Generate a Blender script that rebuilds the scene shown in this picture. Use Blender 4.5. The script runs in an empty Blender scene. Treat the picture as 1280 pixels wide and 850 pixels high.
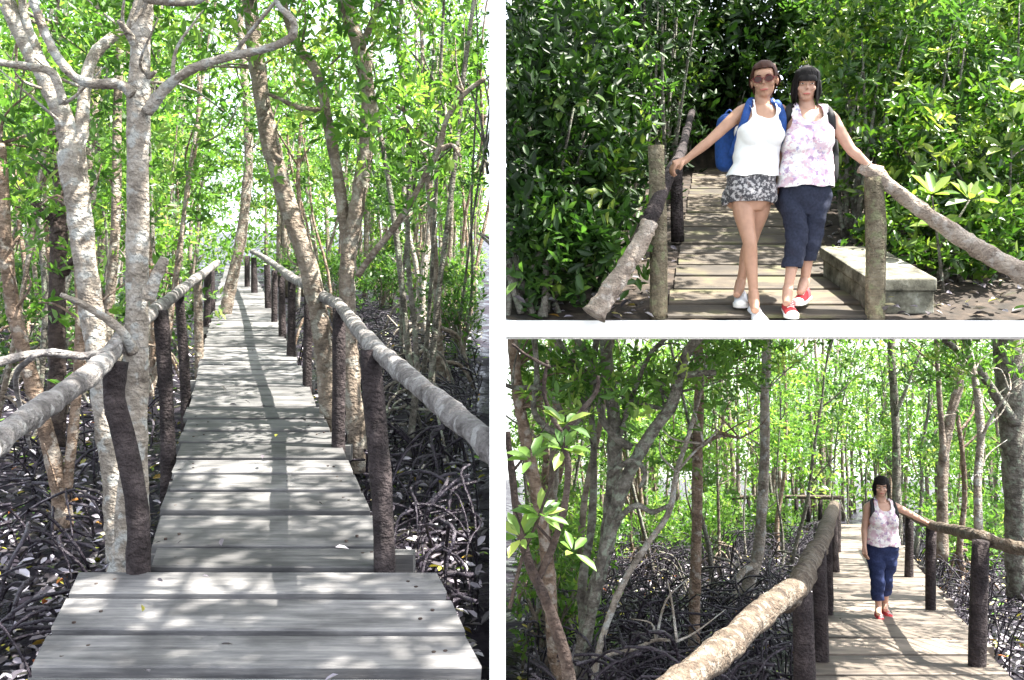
import bpy, bmesh, math, random
import numpy as np
from mathutils import Vector, Matrix
from mathutils.bvhtree import BVHTree

random.seed(7)
rng = np.random.default_rng(7)
SC = bpy.context.scene
COL = SC.collection

# ------------------------------------------------------------------ camera
F = 1050.0          # focal length in photo pixels (photo is 1280 wide)
YH = 400.0          # photo row of the true horizon
cam_d = bpy.data.cameras.new("camera")
cam = bpy.data.objects.new("camera", cam_d)
COL.objects.link(cam)
cam.location = (0, 0, 0)
cam.rotation_euler = (math.radians(90), 0, 0)
cam_d.sensor_width = 36.0
cam_d.lens = 36.0 * F / 1280.0
cam_d.shift_y = (YH - 425.0) / 1280.0
cam_d.clip_start = 0.05
cam_d.clip_end = 800.0
SC.camera = cam

# ------------------------------------------------------------------ light
SUN_ELEV = math.radians(64)
SUN_DIR = Vector((1.0, -0.14, 0)).normalized() * math.cos(SUN_ELEV)
SUN_DIR.z = math.sin(SUN_ELEV)
W = bpy.data.worlds.new("World")
SC.world = W
W.use_nodes = True
nt = W.node_tree
bg = nt.nodes["Background"]
sky = nt.nodes.new("ShaderNodeTexSky")
sky.sky_type = 'NISHITA'
sky.sun_disc = False
sky.sun_elevation = SUN_ELEV
sky.sun_rotation = math.atan2(SUN_DIR.x, SUN_DIR.y)
sky.dust_density = 2.5
sky.air_density = 1.0
# the pale haze at the skyline simply goes on below it (the land falls away there)
tc = nt.nodes.new("ShaderNodeTexCoord")
sp = nt.nodes.new("ShaderNodeSeparateXYZ")
mx = nt.nodes.new("ShaderNodeMath"); mx.operation = 'MAXIMUM'; mx.inputs[1].default_value = 0.06
cb = nt.nodes.new("ShaderNodeCombineXYZ")
nt.links.new(tc.outputs["Generated"], sp.inputs[0])
nt.links.new(sp.outputs[0], cb.inputs[0]); nt.links.new(sp.outputs[1], cb.inputs[1])
nt.links.new(sp.outputs[2], mx.inputs[0]); nt.links.new(mx.outputs[0], cb.inputs[2])
nt.links.new(cb.outputs[0], sky.inputs[0])
hsv = nt.nodes.new("ShaderNodeHueSaturation"); hsv.inputs["Saturation"].default_value = 0.4
nt.links.new(sky.outputs[0], hsv.inputs["Color"])
nt.links.new(hsv.outputs[0], bg.inputs[0])
bg.inputs[1].default_value = 0.12

sun_d = bpy.data.lights.new("sun", 'SUN')
sun_d.energy = 5.0
sun_d.angle = math.radians(0.53)
sun_d.color = (1.0, 0.95, 0.86)
sun = bpy.data.objects.new("sun", sun_d)
COL.objects.link(sun)
sun.rotation_euler = SUN_DIR.to_track_quat('Z', 'Y').to_euler()

SC.view_settings.view_transform = 'Standard'
SC.view_settings.look = 'None'
SC.view_settings.gamma = 1.0
SC.view_settings.exposure = 2.55

SC.render.engine = 'CYCLES'
SC.cycles.max_bounces = 8
SC.cycles.diffuse_bounces = 4
SC.cycles.transmission_bounces = 4
SC.cycles.use_denoising = True

# ------------------------------------------------------------------ the lie of the land
# three walkways part in front of the viewer: one level to the left, one
# climbing over a terrace on the right, one running down below that terrace
class Path:
    def __init__(s, vx, vy, h):
        s.vx, s.vy, s.h = vx, vy, h
        s.slope = (YH - vy) / F
        s.dx = (vx - 640.0) / F
    def z(s, d, up=0.0): return -s.h + s.slope * d + up
    def depth(s, py, up=0.0): return (s.h - up) * F / (py - s.vy)
    def pt(s, px, py, up=0.0):
        d = s.depth(py, up)
        return Vector(((px - 640.0) / F * d, d, s.z(d, up)))
    def edge(s, px, py):           # a line along the walkway through this point: x = a + dx*d
        return (px - s.vx) / (py - s.vy) * s.h
LP = Path(292.0, 287.0, 1.50)
UP = Path(895.0, 60.0, 1.75)
DP = Path(1056.0, 595.0, 1.50)

def at(px, py, d):
    return Vector(((px - 640.0) / F * d, d, (YH - py) / F * d))
def m_per_px(d): return d / F

# ------------------------------------------------------------------ materials
def new_mat(name):
    m = bpy.data.materials.new(name)
    m.use_nodes = True
    t = m.node_tree
    b = t.nodes["Principled BSDF"]
    return m, t, b
def N(t, kind, **kw):
    n = t.nodes.new(kind)
    for k, v in kw.items():
        if k.startswith("i_"):
            key = k[2:]
            n.inputs[int(key) if key.isdigit() else key].default_value = v
        else:
            setattr(n, k, v)
    return n
def ramp(t, stops, interp='LINEAR'):
    r = t.nodes.new("ShaderNodeValToRGB")
    r.color_ramp.interpolation = interp
    e = r.color_ramp.elements
    while len(e) < len(stops): e.new(0.5)
    for q, (p, c) in zip(e, stops):
        q.position = p
        q.color = (c[0], c[1], c[2], 1)
    return r
def coords(t, scale=(1, 1, 1), kind="Object", rnd=True):
    tc = N(t, "ShaderNodeTexCoord")
    mp = N(t, "ShaderNodeMapping")
    mp.inputs["Scale"].default_value = scale
    t.links.new(tc.outputs[kind], mp.inputs[0])
    if rnd:
        oi = N(t, "ShaderNodeObjectInfo")
        mu = N(t, "ShaderNodeMath", operation='MULTIPLY'); mu.inputs[1].default_value = 37.0
        t.links.new(oi.outputs["Random"], mu.inputs[0])
        t.links.new(mu.outputs[0], mp.inputs["Location"])
    return mp
def bump(t, b, src, strength=0.4, dist=0.01):
    bn = N(t, "ShaderNodeBump")
    bn.inputs["Strength"].default_value = strength
    bn.inputs["Distance"].default_value = dist
    t.links.new(src, bn.inputs["Height"])
    t.links.new(bn.outputs[0], b.inputs["Normal"])
def mixc(t, a, b, fac, mode='MIX'):
    m = N(t, "ShaderNodeMix", data_type='RGBA', blend_type=mode)
    for sock, v in ((m.inputs[0], fac), (m.inputs[6], a), (m.inputs[7], b)):
        if isinstance(v, (int, float)): sock.default_value = v
        elif isinstance(v, tuple): sock.default_value = (v[0], v[1], v[2], 1)
        else: t.links.new(v, sock)
    return m.outputs[2]

def leaf_mat(name, stops, rough=0.38, trans=0.4, spec=0.5, tboost=(1.25, 1.35, 0.7)):
    m, t, b = new_mat(name)
    a = N(t, "ShaderNodeAttribute", attribute_name="tint")
    r = ramp(t, stops)
    t.links.new(a.outputs["Fac"], r.inputs[0])
    t.links.new(r.outputs[0], b.inputs["Base Color"])
    b.inputs["Roughness"].default_value = rough
    b.inputs["Specular IOR Level"].default_value = spec
    tr = N(t, "ShaderNodeBsdfTranslucent")
    mulc = mixc(t, r.outputs[0], tboost, 1.0, 'MULTIPLY')
    t.links.new(mulc, tr.inputs[0])
    ms = N(t, "ShaderNodeMixShader"); ms.inputs[0].default_value = trans
    t.links.new(b.outputs[0], ms.inputs[1]); t.links.new(tr.outputs[0], ms.inputs[2])
    t.links.new(ms.outputs[0], t.nodes["Material Output"].inputs[0])
    return m

def bark_mat(name, base, dark, pale, ring=0.3, scale=1.0, lichen=None, rough=0.85):
    m, t, b = new_mat(name)
    mp = coords(t, (1, 1, 1))
    n1 = N(t, "ShaderNodeTexNoise"); n1.inputs["Scale"].default_value = 5 * scale; n1.inputs["Detail"].default_value = 6
    n1.inputs["Roughness"].default_value = 0.65
    t.links.new(mp.outputs[0], n1.inputs[0])
    r1 = ramp(t, [(0.30, dark), (0.5, base), (0.68, pale)])
    t.links.new(n1.outputs[0], r1.inputs[0])
    mp2 = coords(t, (7 * scale, 7 * scale, 26 * scale))
    n2 = N(t, "ShaderNodeTexNoise"); n2.inputs["Scale"].default_value = 1.0; n2.inputs["Detail"].default_value = 5; n2.inputs["Distortion"].default_value = 0.8
    t.links.new(mp2.outputs[0], n2.inputs[0])
    r2 = ramp(t, [(0.36, (0.35, 0.32, 0.3)), (0.52, (1, 1, 1))])
    t.links.new(n2.outputs[0], r2.inputs[0])
    c = mixc(t, r1.outputs[0], r2.outputs[0], ring, 'MULTIPLY')
    if lichen:
        n3 = N(t, "ShaderNodeTexNoise"); n3.inputs["Scale"].default_value = 9 * scale; n3.inputs["Detail"].default_value = 4
        t.links.new(mp.outputs[0], n3.inputs[0])
        r3 = ramp(t, [(0.53, (0, 0, 0)), (0.62, (1, 1, 1))])
        t.links.new(n3.outputs[0], r3.inputs[0])
        c = mixc(t, c, lichen, r3.outputs[0])
    t.links.new(c, b.inputs["Base Color"])
    b.inputs["Roughness"].default_value = rough
    b.inputs["Specular IOR Level"].default_value = 0.25
    ad = N(t, "ShaderNodeMath", operation='ADD')
    hf = N(t, "ShaderNodeMath", operation='MULTIPLY'); hf.inputs[1].default_value = 0.35
    n4 = N(t, "ShaderNodeTexNoise"); n4.inputs["Scale"].default_value = 28 * scale; n4.inputs["Detail"].default_value = 6
    t.links.new(mp.outputs[0], n4.inputs[0])
    a2 = N(t, "ShaderNodeMath", operation='ADD')
    t.links.new(n2.outputs[0], hf.inputs[0]); t.links.new(hf.outputs[0], a2.inputs[0]); t.links.new(n4.outputs[0], a2.inputs[1])
    t.links.new(n1.outputs[0], ad.inputs[0]); t.links.new(a2.outputs[0], ad.inputs[1])
    bump(t, b, ad.outputs[0], 1.0, 0.035)
    return m

def plank_mat(name, c0, c1, c2, moss=None):
    m, t, b = new_mat(name)
    mp = coords(t, (2.6, 34, 34))
    n1 = N(t, "ShaderNodeTexNoise"); n1.inputs["Scale"].default_value = 1.0; n1.inputs["Detail"].default_value = 8
    n1.inputs["Roughness"].default_value = 0.7
    t.links.new(mp.outputs[0], n1.inputs[0])
    r1 = ramp(t, [(0.28, c0), (0.5, c1), (0.75, c2)])
    t.links.new(n1.outputs[0], r1.inputs[0])
    oi = N(t, "ShaderNodeObjectInfo")
    mr = N(t, "ShaderNodeMapRange"); mr.inputs[3].default_value = 0.6; mr.inputs[4].default_value = 1.3
    t.links.new(oi.outputs["Random"], mr.inputs[0])
    c = mixc(t, r1.outputs[0], mr.outputs[0], 1.0, 'MULTIPLY')
    mp2 = coords(t, (2.5, 4, 4))
    n2 = N(t, "ShaderNodeTexNoise"); n2.inputs["Scale"].default_value = 1.3; n2.inputs["Detail"].default_value = 5
    t.links.new(mp2.outputs[0], n2.inputs[0])
    r2 = ramp(t, [(0.38, (0.35, 0.35, 0.36)), (0.58, (1, 1, 1))])
    t.links.new(n2.outputs[0], r2.inputs[0])
    c = mixc(t, c, r2.outputs[0], 0.8, 'MULTIPLY')
    if moss:
        r3 = ramp(t, [(0.54, (0, 0, 0)), (0.68, (0.7, 0.7, 0.7))])
        t.links.new(n2.outputs[0], r3.inputs[0])
        c = mixc(t, c, moss, r3.outputs[0])
    t.links.new(c, b.inputs["Base Color"])
    b.inputs["Roughness"].default_value = 0.72
    bump(t, b, n1.outputs[0], 0.5, 0.006)
    return m

def plain_mat(name, col, rough=0.6, noise=0.15, nscale=40, spec=0.4, bmp=0.0, metal=0.0):
    m, t, b = new_mat(name)
    mp = coords(t, (1, 1, 1), rnd=False)
    n1 = N(t, "ShaderNodeTexNoise"); n1.inputs["Scale"].default_value = nscale; n1.inputs["Detail"].default_value = 4
    t.links.new(mp.outputs[0], n1.inputs[0])
    lo = tuple(c * (1 - noise) for c in col); hi = tuple(min(1, c * (1 + noise)) for c in col)
    r1 = ramp(t, [(0.3, lo), (0.7, hi)])
    t.links.new(n1.outputs[0], r1.inputs[0])
    t.links.new(r1.outputs[0], b.inputs["Base Color"])
    b.inputs["Roughness"].default_value = rough
    b.inputs["Specular IOR Level"].default_value = spec
    b.inputs["Metallic"].default_value = metal
    if bmp: bump(t, b, n1.outputs[0], bmp, 0.004)
    return m

M = {}
M['leaf_light'] = leaf_mat("leaf_light", [(0, (0.05, 0.12, 0.024)), (0.4, (0.10, 0.21, 0.042)), (0.75, (0.18, 0.30, 0.065)), (1, (0.33, 0.42, 0.12))], trans=0.58)
M['leaf_mid'] = leaf_mat("leaf_mid", [(0, (0.03, 0.08, 0.016)), (0.5, (0.065, 0.145, 0.03)), (0.85, (0.13, 0.22, 0.05)), (1, (0.28, 0.34, 0.09))], trans=0.5)
M['leaf_dark'] = leaf_mat("leaf_dark", [(0, (0.006, 0.018, 0.004)), (0.5, (0.015, 0.042, 0.007)), (0.85, (0.035, 0.082, 0.012)), (1, (0.09, 0.14, 0.02))], trans=0.2, rough=0.5, spec=0.3)  # the thicket's shade is put into these darker leaf colours
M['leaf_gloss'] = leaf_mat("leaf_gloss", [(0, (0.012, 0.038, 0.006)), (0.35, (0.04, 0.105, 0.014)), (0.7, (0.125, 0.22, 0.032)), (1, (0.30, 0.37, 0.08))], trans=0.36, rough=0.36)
M['litter_glint'] = leaf_mat("litter_glint", [(0, (0.03, 0.025, 0.03)), (0.4, (0.07, 0.06, 0.07)), (0.6, (0.30, 0.27, 0.32)), (0.85, (0.50, 0.47, 0.53)), (0.90, (0.42, 0.36, 0.05)), (0.95, (0.10, 0.26, 0.03)), (1, (0.35, 0.08, 0.02))], trans=0.1, rough=0.45)  # lilac-white tones stand for sky glints on wet mud, among leaf colours
M['bark_pale'] = bark_mat("bark_pale", (0.275, 0.24, 0.20), (0.115, 0.095, 0.078), (0.43, 0.40, 0.36), 0.35, scale=1.4, lichen=(0.33, 0.33, 0.31))
M['bark_tan'] = bark_mat("bark_tan", (0.20, 0.16, 0.125), (0.08, 0.063, 0.052), (0.32, 0.27, 0.225), 0.4, scale=1.3, lichen=(0.28, 0.26, 0.22))
M['bark_orange'] = bark_mat("bark_orange", (0.20, 0.14, 0.10), (0.085, 0.06, 0.046), (0.31, 0.235, 0.18), 0.5, scale=1.5, lichen=(0.3, 0.26, 0.22))
M['bark_grey'] = bark_mat("bark_grey", (0.14, 0.127, 0.107), (0.05, 0.046, 0.04), (0.28, 0.27, 0.235), 0.45, scale=1.6, lichen=(0.21, 0.23, 0.18))
M['bark_dark'] = bark_mat("bark_dark", (0.05, 0.035, 0.03), (0.02, 0.015, 0.015), (0.10, 0.08, 0.07), 0.5)
M['post_dark'] = bark_mat("post_dark", (0.034, 0.026, 0.027), (0.014, 0.011, 0.012), (0.075, 0.06, 0.06), 0.35, scale=1.6)
M['post_grey'] = bark_mat("post_grey", (0.15, 0.125, 0.085), (0.07, 0.06, 0.04), (0.24, 0.21, 0.15), 0.3, scale=1.8, lichen=(0.17, 0.17, 0.10))
M['rail_grey'] = bark_mat("rail_grey", (0.19, 0.175, 0.168), (0.075, 0.066, 0.064), (0.31, 0.295, 0.285), 0.3, scale=1.5, lichen=(0.30, 0.29, 0.28))
M['rail_tan'] = bark_mat("rail_tan", (0.12, 0.092, 0.068), (0.05, 0.038, 0.03), (0.19, 0.155, 0.12), 0.4, scale=2.0, lichen=(0.19, 0.165, 0.135))
M['rail_pale'] = bark_mat("rail_pale", (0.30, 0.245, 0.20), (0.14, 0.11, 0.09), (0.42, 0.36, 0.30), 0.3, scale=1.6, lichen=(0.36, 0.32, 0.28))
M['cut_wood'] = plain_mat("cut_wood", (0.48, 0.33, 0.18), 0.8, 0.3, 25)
M['plank_grey'] = plank_mat("plank_grey", (0.05, 0.049, 0.053), (0.13, 0.127, 0.128), (0.25, 0.242, 0.23))
M['plank_brown'] = plank_mat("plank_brown", (0.036, 0.026, 0.016), (0.078, 0.058, 0.037), (0.145, 0.115, 0.08), moss=(0.085, 0.088, 0.03))
M['plank_tan'] = plank_mat("plank_tan", (0.085, 0.066, 0.052), (0.17, 0.138, 0.11), (0.29, 0.25, 0.21))
M['white_paint'] = plain_mat("white_paint", (0.86, 0.86, 0.85), 0.7, 0.015, 6)

def mud_mat():
    m, t, b = new_mat("mud")
    mp = coords(t, (1, 1, 1), rnd=False)
    n1 = N(t, "ShaderNodeTexNoise"); n1.inputs["Scale"].default_value = 2.2; n1.inputs["Detail"].default_value = 8
    t.links.new(mp.outputs[0], n1.inputs[0])
    r1 = ramp(t, [(0.35, (0.008, 0.007, 0.011)), (0.6, (0.018, 0.015, 0.022)), (0.8, (0.042, 0.036, 0.045))])
    t.links.new(n1.outputs[0], r1.inputs[0])
    t.links.new(r1.outputs[0], b.inputs["Base Color"])
    rr = ramp(t, [(0.44, (0.12, 0.12, 0.12)), (0.56, (0.7, 0.7, 0.7))])
    t.links.new(n1.outputs[0], rr.inputs[0])
    t.links.new(rr.outputs[0], b.inputs["Roughness"])
    n2 = N(t, "ShaderNodeTexNoise"); n2.inputs["Scale"].default_value = 14; n2.inputs["Detail"].default_value = 5
    t.links.new(mp.outputs[0], n2.inputs[0])
    b.inputs["Specular IOR Level"].default_value = 0.12
    bump(t, b, n2.outputs[0], 0.6, 0.05)
    return m
M['mud'] = mud_mat()
M['root'] = bark_mat("root", (0.022, 0.017, 0.025), (0.009, 0.007, 0.011), (0.075, 0.066, 0.082), 0.3, rough=0.3)

# ------------------------------------------------------------------ mesh helpers
def wloc(o):
    v = Vector((0, 0, 0))
    while o is not None:
        v += o.location
        o = o.parent
    return v
def link(name, me, mat, parent=None, loc=None):
    o = bpy.data.objects.new(name, me)
    COL.objects.link(o)
    if mat is not None:
        me.materials.append(mat)
    if parent is not None: o.parent = parent
    if loc is not None: o.location = loc
    return o
def tag(o, label=None, cat=None, group=None, kind=None):
    if label: o['label'] = label
    if cat: o['category'] = cat
    if group: o['group'] = group
    if kind: o['kind'] = kind
    return o
def empty(name, loc, label=None, cat=None, group=None, kind=None):
    o = bpy.data.objects.new(name, None)
    COL.objects.link(o)
    o.location = loc
    o.empty_display_size = 0.2
    return tag(o, label, cat, group, kind)

class MB:
    """collects triangles and quads in world coordinates"""
    def __init__(s): s.v = []; s.f = []; s.n = 0
    def add(s, verts, faces):
        s.v.extend([tuple(p) for p in verts])
        s.f.extend([tuple(i + s.n for i in f) for f in faces])
        s.n += len(verts)
    def box(s, lo, hi):
        x0, y0, z0 = lo; x1, y1, z1 = hi
        s.add([(x0,y0,z0),(x1,y0,z0),(x1,y1,z0),(x0,y1,z0),(x0,y0,z1),(x1,y0,z1),(x1,y1,z1),(x0,y1,z1)],
              [(0,3,2,1),(4,5,6,7),(0,1,5,4),(1,2,6,5),(2,3,7,6),(3,0,4,7)])
    def tube(s, pts, rad, sides=8, sub=4, rough=0.0, knots=0.0, flat=None, capped=True):
        P, R = resample(pts, rad, sub)
        n = len(P)
        ph = random.random() * 9
        up = Vector((0.13, 0.2, 0.97))
        T0 = (P[1] - P[0]).normalized()
        if abs(T0.dot(up)) > 0.9: up = Vector((1, 0.1, 0))
        A = (up - T0 * up.dot(T0)).normalized()
        verts = []
        for i in range(n):
            T = (P[min(i + 1, n - 1)] - P[max(i - 1, 0)]).normalized()
            A = (A - T * A.dot(T)).normalized()
            B = T.cross(A)
            k = 1.0
            if knots: k += knots * max(0, math.sin(i * 1.9 + ph)) ** 6
            for j in range(sides):
                a = 2 * math.pi * j / sides
                r = R[i] * k
                if rough: r *= 1 + rough * (math.sin(2 * a + i * 0.7 + ph) * 0.5 + math.sin(3 * a - i * 1.1 + ph * 2) * 0.3 + (random.random() - 0.5) * 0.6)
                ca, sa = math.cos(a), math.sin(a)
                if flat: sa *= flat
                verts.append(P[i] + A * (ca * r) + B * (sa * r))
        faces = []
        for i in range(n - 1):
            for j in range(sides):
                j2 = (j + 1) % sides
                faces.append((i*sides+j, i*sides+j2, (i+1)*sides+j2, (i+1)*sides+j))
        if capped:
            faces.append(tuple(reversed(range(sides))))
            faces.append(tuple((n-1)*sides + j for j in range(sides)))
        s.add(verts, faces)
    def build(s, name, mat, parent=None, smooth=True, loc=None):
        off = wloc(parent) if parent is not None else (Vector(loc) if loc is not None else Vector((0, 0, 0)))
        me = bpy.data.meshes.new(name)
        me.from_pydata([(x - off.x, y - off.y, z - off.z) for x, y, z in s.v], [], s.f)
        me.polygons.foreach_set("use_smooth", [smooth] * len(me.polygons))
        me.update()
        return link(name, me, mat, parent, None if parent is not None else off)

def resample(pts, rad, sub):
    pts = [Vector(p) for p in pts]
    n = len(pts)
    if n < 3 or sub <= 1:
        if sub <= 1: return pts, list(rad)
        P = []; R = []
        for i in range(n - 1):
            for k in range(sub):
                t = k / sub
                P.append(pts[i].lerp(pts[i+1], t)); R.append(rad[i] * (1-t) + rad[i+1] * t)
        P.append(pts[-1]); R.append(rad[-1])
        return P, R
    P = []; R = []
    for i in range(n - 1):
        p0 = pts[i-1] if i > 0 else pts[0] * 2 - pts[1]
        p1, p2 = pts[i], pts[i+1]
        p3 = pts[i+2] if i + 2 < n else pts[-1] * 2 - pts[-2]
        for k in range(sub):
            t = k / sub
            P.append(0.5 * ((2*p1) + (p2-p0)*t + (2*p0-5*p1+4*p2-p3)*t*t + (3*p1-p0-3*p2+p3)*t*t*t))
            R.append(rad[i] * (1-t) + rad[i+1] * t)
    P.append(pts[-1]); R.append(rad[-1])
    return P, R

def np_mesh(name, V, quads=None, tris=None, tint=None, smooth=False):
    me = bpy.data.meshes.new(name)
    V = np.asarray(V, dtype=np.float32)
    me.vertices.add(len(V))
    me.vertices.foreach_set("co", V.ravel())
    fs = []
    if quads is not None and len(quads):
        nl = 4; F_ = np.asarray(quads, dtype=np.int32)
    else:
        nl = 3; F_ = np.asarray(tris, dtype=np.int32)
    nf = len(F_)
    me.loops.add(nf * nl)
    me.loops.foreach_set("vertex_index", F_.ravel())
    me.polygons.add(nf)
    me.polygons.foreach_set("loop_start", np.arange(0, nf * nl, nl, dtype=np.int32))
    me.polygons.foreach_set("loop_total", np.full(nf, nl, dtype=np.int32))
    if smooth: me.polygons.foreach_set("use_smooth", np.ones(nf, dtype=bool))
    if tint is not None:
        a = me.attributes.new("tint", 'FLOAT', 'FACE')
        a.data.foreach_set("value", np.asarray(tint, dtype=np.float32))
    me.update(calc_edges=True)
    return me

def unit(a): return a / np.maximum(np.linalg.norm(a, axis=1, keepdims=True), 1e-9)

def leaves_np(P, D, Nn, L, Wd, tint, fine=False):
    """leaf blades; P base, D direction, Nn up-ish normal"""
    S = unit(np.cross(D, Nn)); Nn = unit(np.cross(S, D))
    L = L[:, None]; Wd = Wd[:, None]
    n = len(P)
    if fine:
        fold = 0.16
        base = P
        r1 = P + D*L*0.34 + S*Wd*0.42 + Nn*Wd*fold
        r2 = P + D*L*0.70 + S*Wd*0.40 + Nn*Wd*fold - Nn*L*0.02
        tip = P + D*L - Nn*L*0.10
        l1 = P + D*L*0.34 - S*Wd*0.42 + Nn*Wd*fold
        l2 = P + D*L*0.70 - S*Wd*0.40 + Nn*Wd*fold - Nn*L*0.02
        V = np.stack([base, r1, r2, tip, l2, l1], axis=1).reshape(-1, 3)
        b = (np.arange(n) * 6)[:, None]
        Q = np.concatenate([b + np.array([[0, 1, 2, 3]]), b + np.array([[0, 3, 4, 5]])], axis=1).reshape(-1, 4)
        return V, Q, np.repeat(tint, 2)
    r = P + D*L*0.5 + S*Wd*0.5 + Nn*Wd*0.15
    l = P + D*L*0.5 - S*Wd*0.5 + Nn*Wd*0.15
    tip = P + D*L - Nn*L*0.08
    V = np.stack([P, r, tip, l], axis=1).reshape(-1, 3)
    b = (np.arange(n) * 4)[:, None]
    Q = b + np.array([[0, 1, 2, 3]])
    return V, Q, tint

def keep_L(c): return (c[:, 0] < c[:, 1] * (604 - 640) / F) | (c[:, 1] < 2.6)
def keep_R(c): return c[:, 0] > c[:, 1] * (642 - 640) / F
SLAB_Y0, SLAB_Y1 = 5.36, 12.6
def keep_D(c):
    roof = np.where((c[:, 1] > SLAB_Y0 - 0.1) & (c[:, 1] < SLAB_Y1 + 0.3), UP.slope * (c[:, 1] - SLAB_Y0) - 0.35, np.where(c[:, 1] < 8, -0.035 * c[:, 1], 0.17 * c[:, 1]))
    return keep_R(c) & ((c[:, 2] < roof))
def keep_U(c):
    return keep_R(c) & (c[:, 2] > UP.z(c[:, 1]) - 0.25) & (c[:, 1] > SLAB_Y0 + 0.05)

def rosettes(centers, k, L, jit=0.3, ratio=0.36, up=0.7, fine=False, keep=None, tint_bias=0.0, spread=(35, 85)):
    """leaf whorls at twig ends"""
    if keep is not None: centers = centers[keep(centers)]
    n = len(centers)
    if n == 0: return None
    ax = unit(rng.normal(0, 1, (n, 3)) * 0.75 + np.array([0, 0, up]))
    ct = np.clip(rng.normal(0.42 + tint_bias, 0.26, n), 0, 1)
    C = np.repeat(centers, k, axis=0); A = np.repeat(ax, k, axis=0); T = np.repeat(ct, k)
    m = n * k
    ref = unit(rng.normal(0, 1, (n, 3)))
    U_ = unit(np.cross(ax, ref)); V_ = np.cross(ax, U_)
    U_ = np.repeat(U_, k, axis=0); V_ = np.repeat(V_, k, axis=0)
    ang = np.tile(np.arange(k) * 2.399, n) + rng.normal(0, 0.3, m)
    th = np.radians(rng.uniform(spread[0], spread[1], m))
    D = unit(A * np.cos(th)[:, None] + (U_ * np.cos(ang)[:, None] + V_ * np.sin(ang)[:, None]) * np.sin(th)[:, None])
    ln = L * rng.uniform(0.65, 1.25, m)
    P = C + D * (ln * 0.12)[:, None] + rng.normal(0, L * jit, (m, 3))
    tint = np.clip(T + rng.normal(0, 0.12, m), 0, 1)
    return leaves_np(P, D, A + rng.normal(0, 0.25, (m, 3)), ln, ln * ratio * rng.uniform(0.8, 1.2, m), tint, fine)

def foliage_obj(name, parts, mat, parent=None, loc=None):
    parts = [p for p in parts if p is not None]
    if not parts: return None
    Vs, Qs, Ts = [], [], []; o = 0
    for V, Q, T in parts:
        Vs.append(V); Qs.append(Q + o); Ts.append(T); o += len(V)
    V = np.concatenate(Vs)
    off = wloc(parent) if parent is not None else Vector(loc or (0, 0, 0))
    V = V - np.array(off)
    me = np_mesh(name, V, quads=np.concatenate(Qs), tint=np.concatenate(Ts))
    return link(name, me, mat, parent, None if parent is not None else off)

def blob_points(c, r, n_blobs, per, tight=0.33):
    """clumpy points in an ellipsoid"""
    c = np.array(c); r = np.array(r)
    b = unit(rng.normal(0, 1, (n_blobs, 3))) * (rng.uniform(0.15, 1, (n_blobs, 1)) ** 0.45)
    b = c + b * r
    pts = np.repeat(b, per, axis=0) + rng.normal(0, 1, (n_blobs * per, 3)) * (r * tight)
    return b, pts

# ------------------------------------------------------------------ ground: one sheet with a bank between the left rise and the hollow on the right
def gz_left(y): return LP.z(y) - 0.45
def gz_low(y): return DP.z(y) - 0.50
def ground_z(x, y):
    zl = gz_left(y); zr = gz_low(y)
    return zl, zr
mb = MB()
ys = list(np.concatenate([np.arange(-6, 14, 0.35), np.arange(14, 40, 1.2), np.arange(40, 80, 5), np.array([95, 120, 160, 220, 320, 450])]))
lat = [-400, -150, -60, -30] + list(np.arange(-16, -0.35, 0.4)) + [-0.02, 0.02] + list(np.arange(0.4, 12, 0.4)) + [16, 24, 40, 80, 160, 400]
rows = []
V = []; Fc = []
for y in ys:
    for u in lat:
        sc_ = 1.0
        x = u - 0.0171 * max(y, 0.5)
        zl, zr = ground_z(x, y)
        z = zl if u < 0 else zr
        z += 0.05 * math.sin(x * 2.3 + y * 1.1) + 0.04 * math.sin(x * 5.1 - y * 3.7) + random.uniform(-0.03, 0.03)
        V.append((x, y, z))
nw = len(lat)
for i in range(len(ys) - 1):
    for j in range(nw - 1):
        Fc.append((i*nw+j, i*nw+j+1, (i+1)*nw+j+1, (i+1)*nw+j))
mb.add(V, Fc)
g = mb.build("ground", M['mud'])
tag(g, kind='structure')

# ------------------------------------------------------------------ white partition wall and terrace slab
def wall_pt(d, side):      # a thin wall in the vertical plane that parts the left rise from the right hollow
    c = (622 - 640) / F
    return Vector((c * d + side, d, 0))
T_W = 0.0186
def wall_panel(mb, prof):
    n = len(prof)
    vs = []
    for sd in (-T_W, T_W):
        for d, z in prof: vs.append(wall_pt(d, sd) + Vector((0, 0, z)))
    fs = [tuple(range(n)), tuple(reversed(range(n, 2*n)))]
    for i in range(n):
        j = (i + 1) % n
        fs.append((i, i+n, j+n, j))
    mb.add(vs, fs)
wall = empty("white_wall", wall_pt(2.0, 0) + Vector((0, 0, -2.6)), "tall thin white painted partition wall standing between the left walkway and both right walkways", "wall")
mb = MB(); wall_panel(mb, [(1.95, -2.6), (2.35, -2.6), (2.35, 1.05), (1.95, 1.05)]); mb.build("pier", M['white_paint'], wall, smooth=False)
mb = MB(); wall_panel(mb, [(2.353, -2.7), (12.7, -4.5), (12.7, -0.36), (11.0, -0.55), (2.353, -1.22)]); mb.build("low_wall", M['white_paint'], wall, smooth=False)

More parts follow.
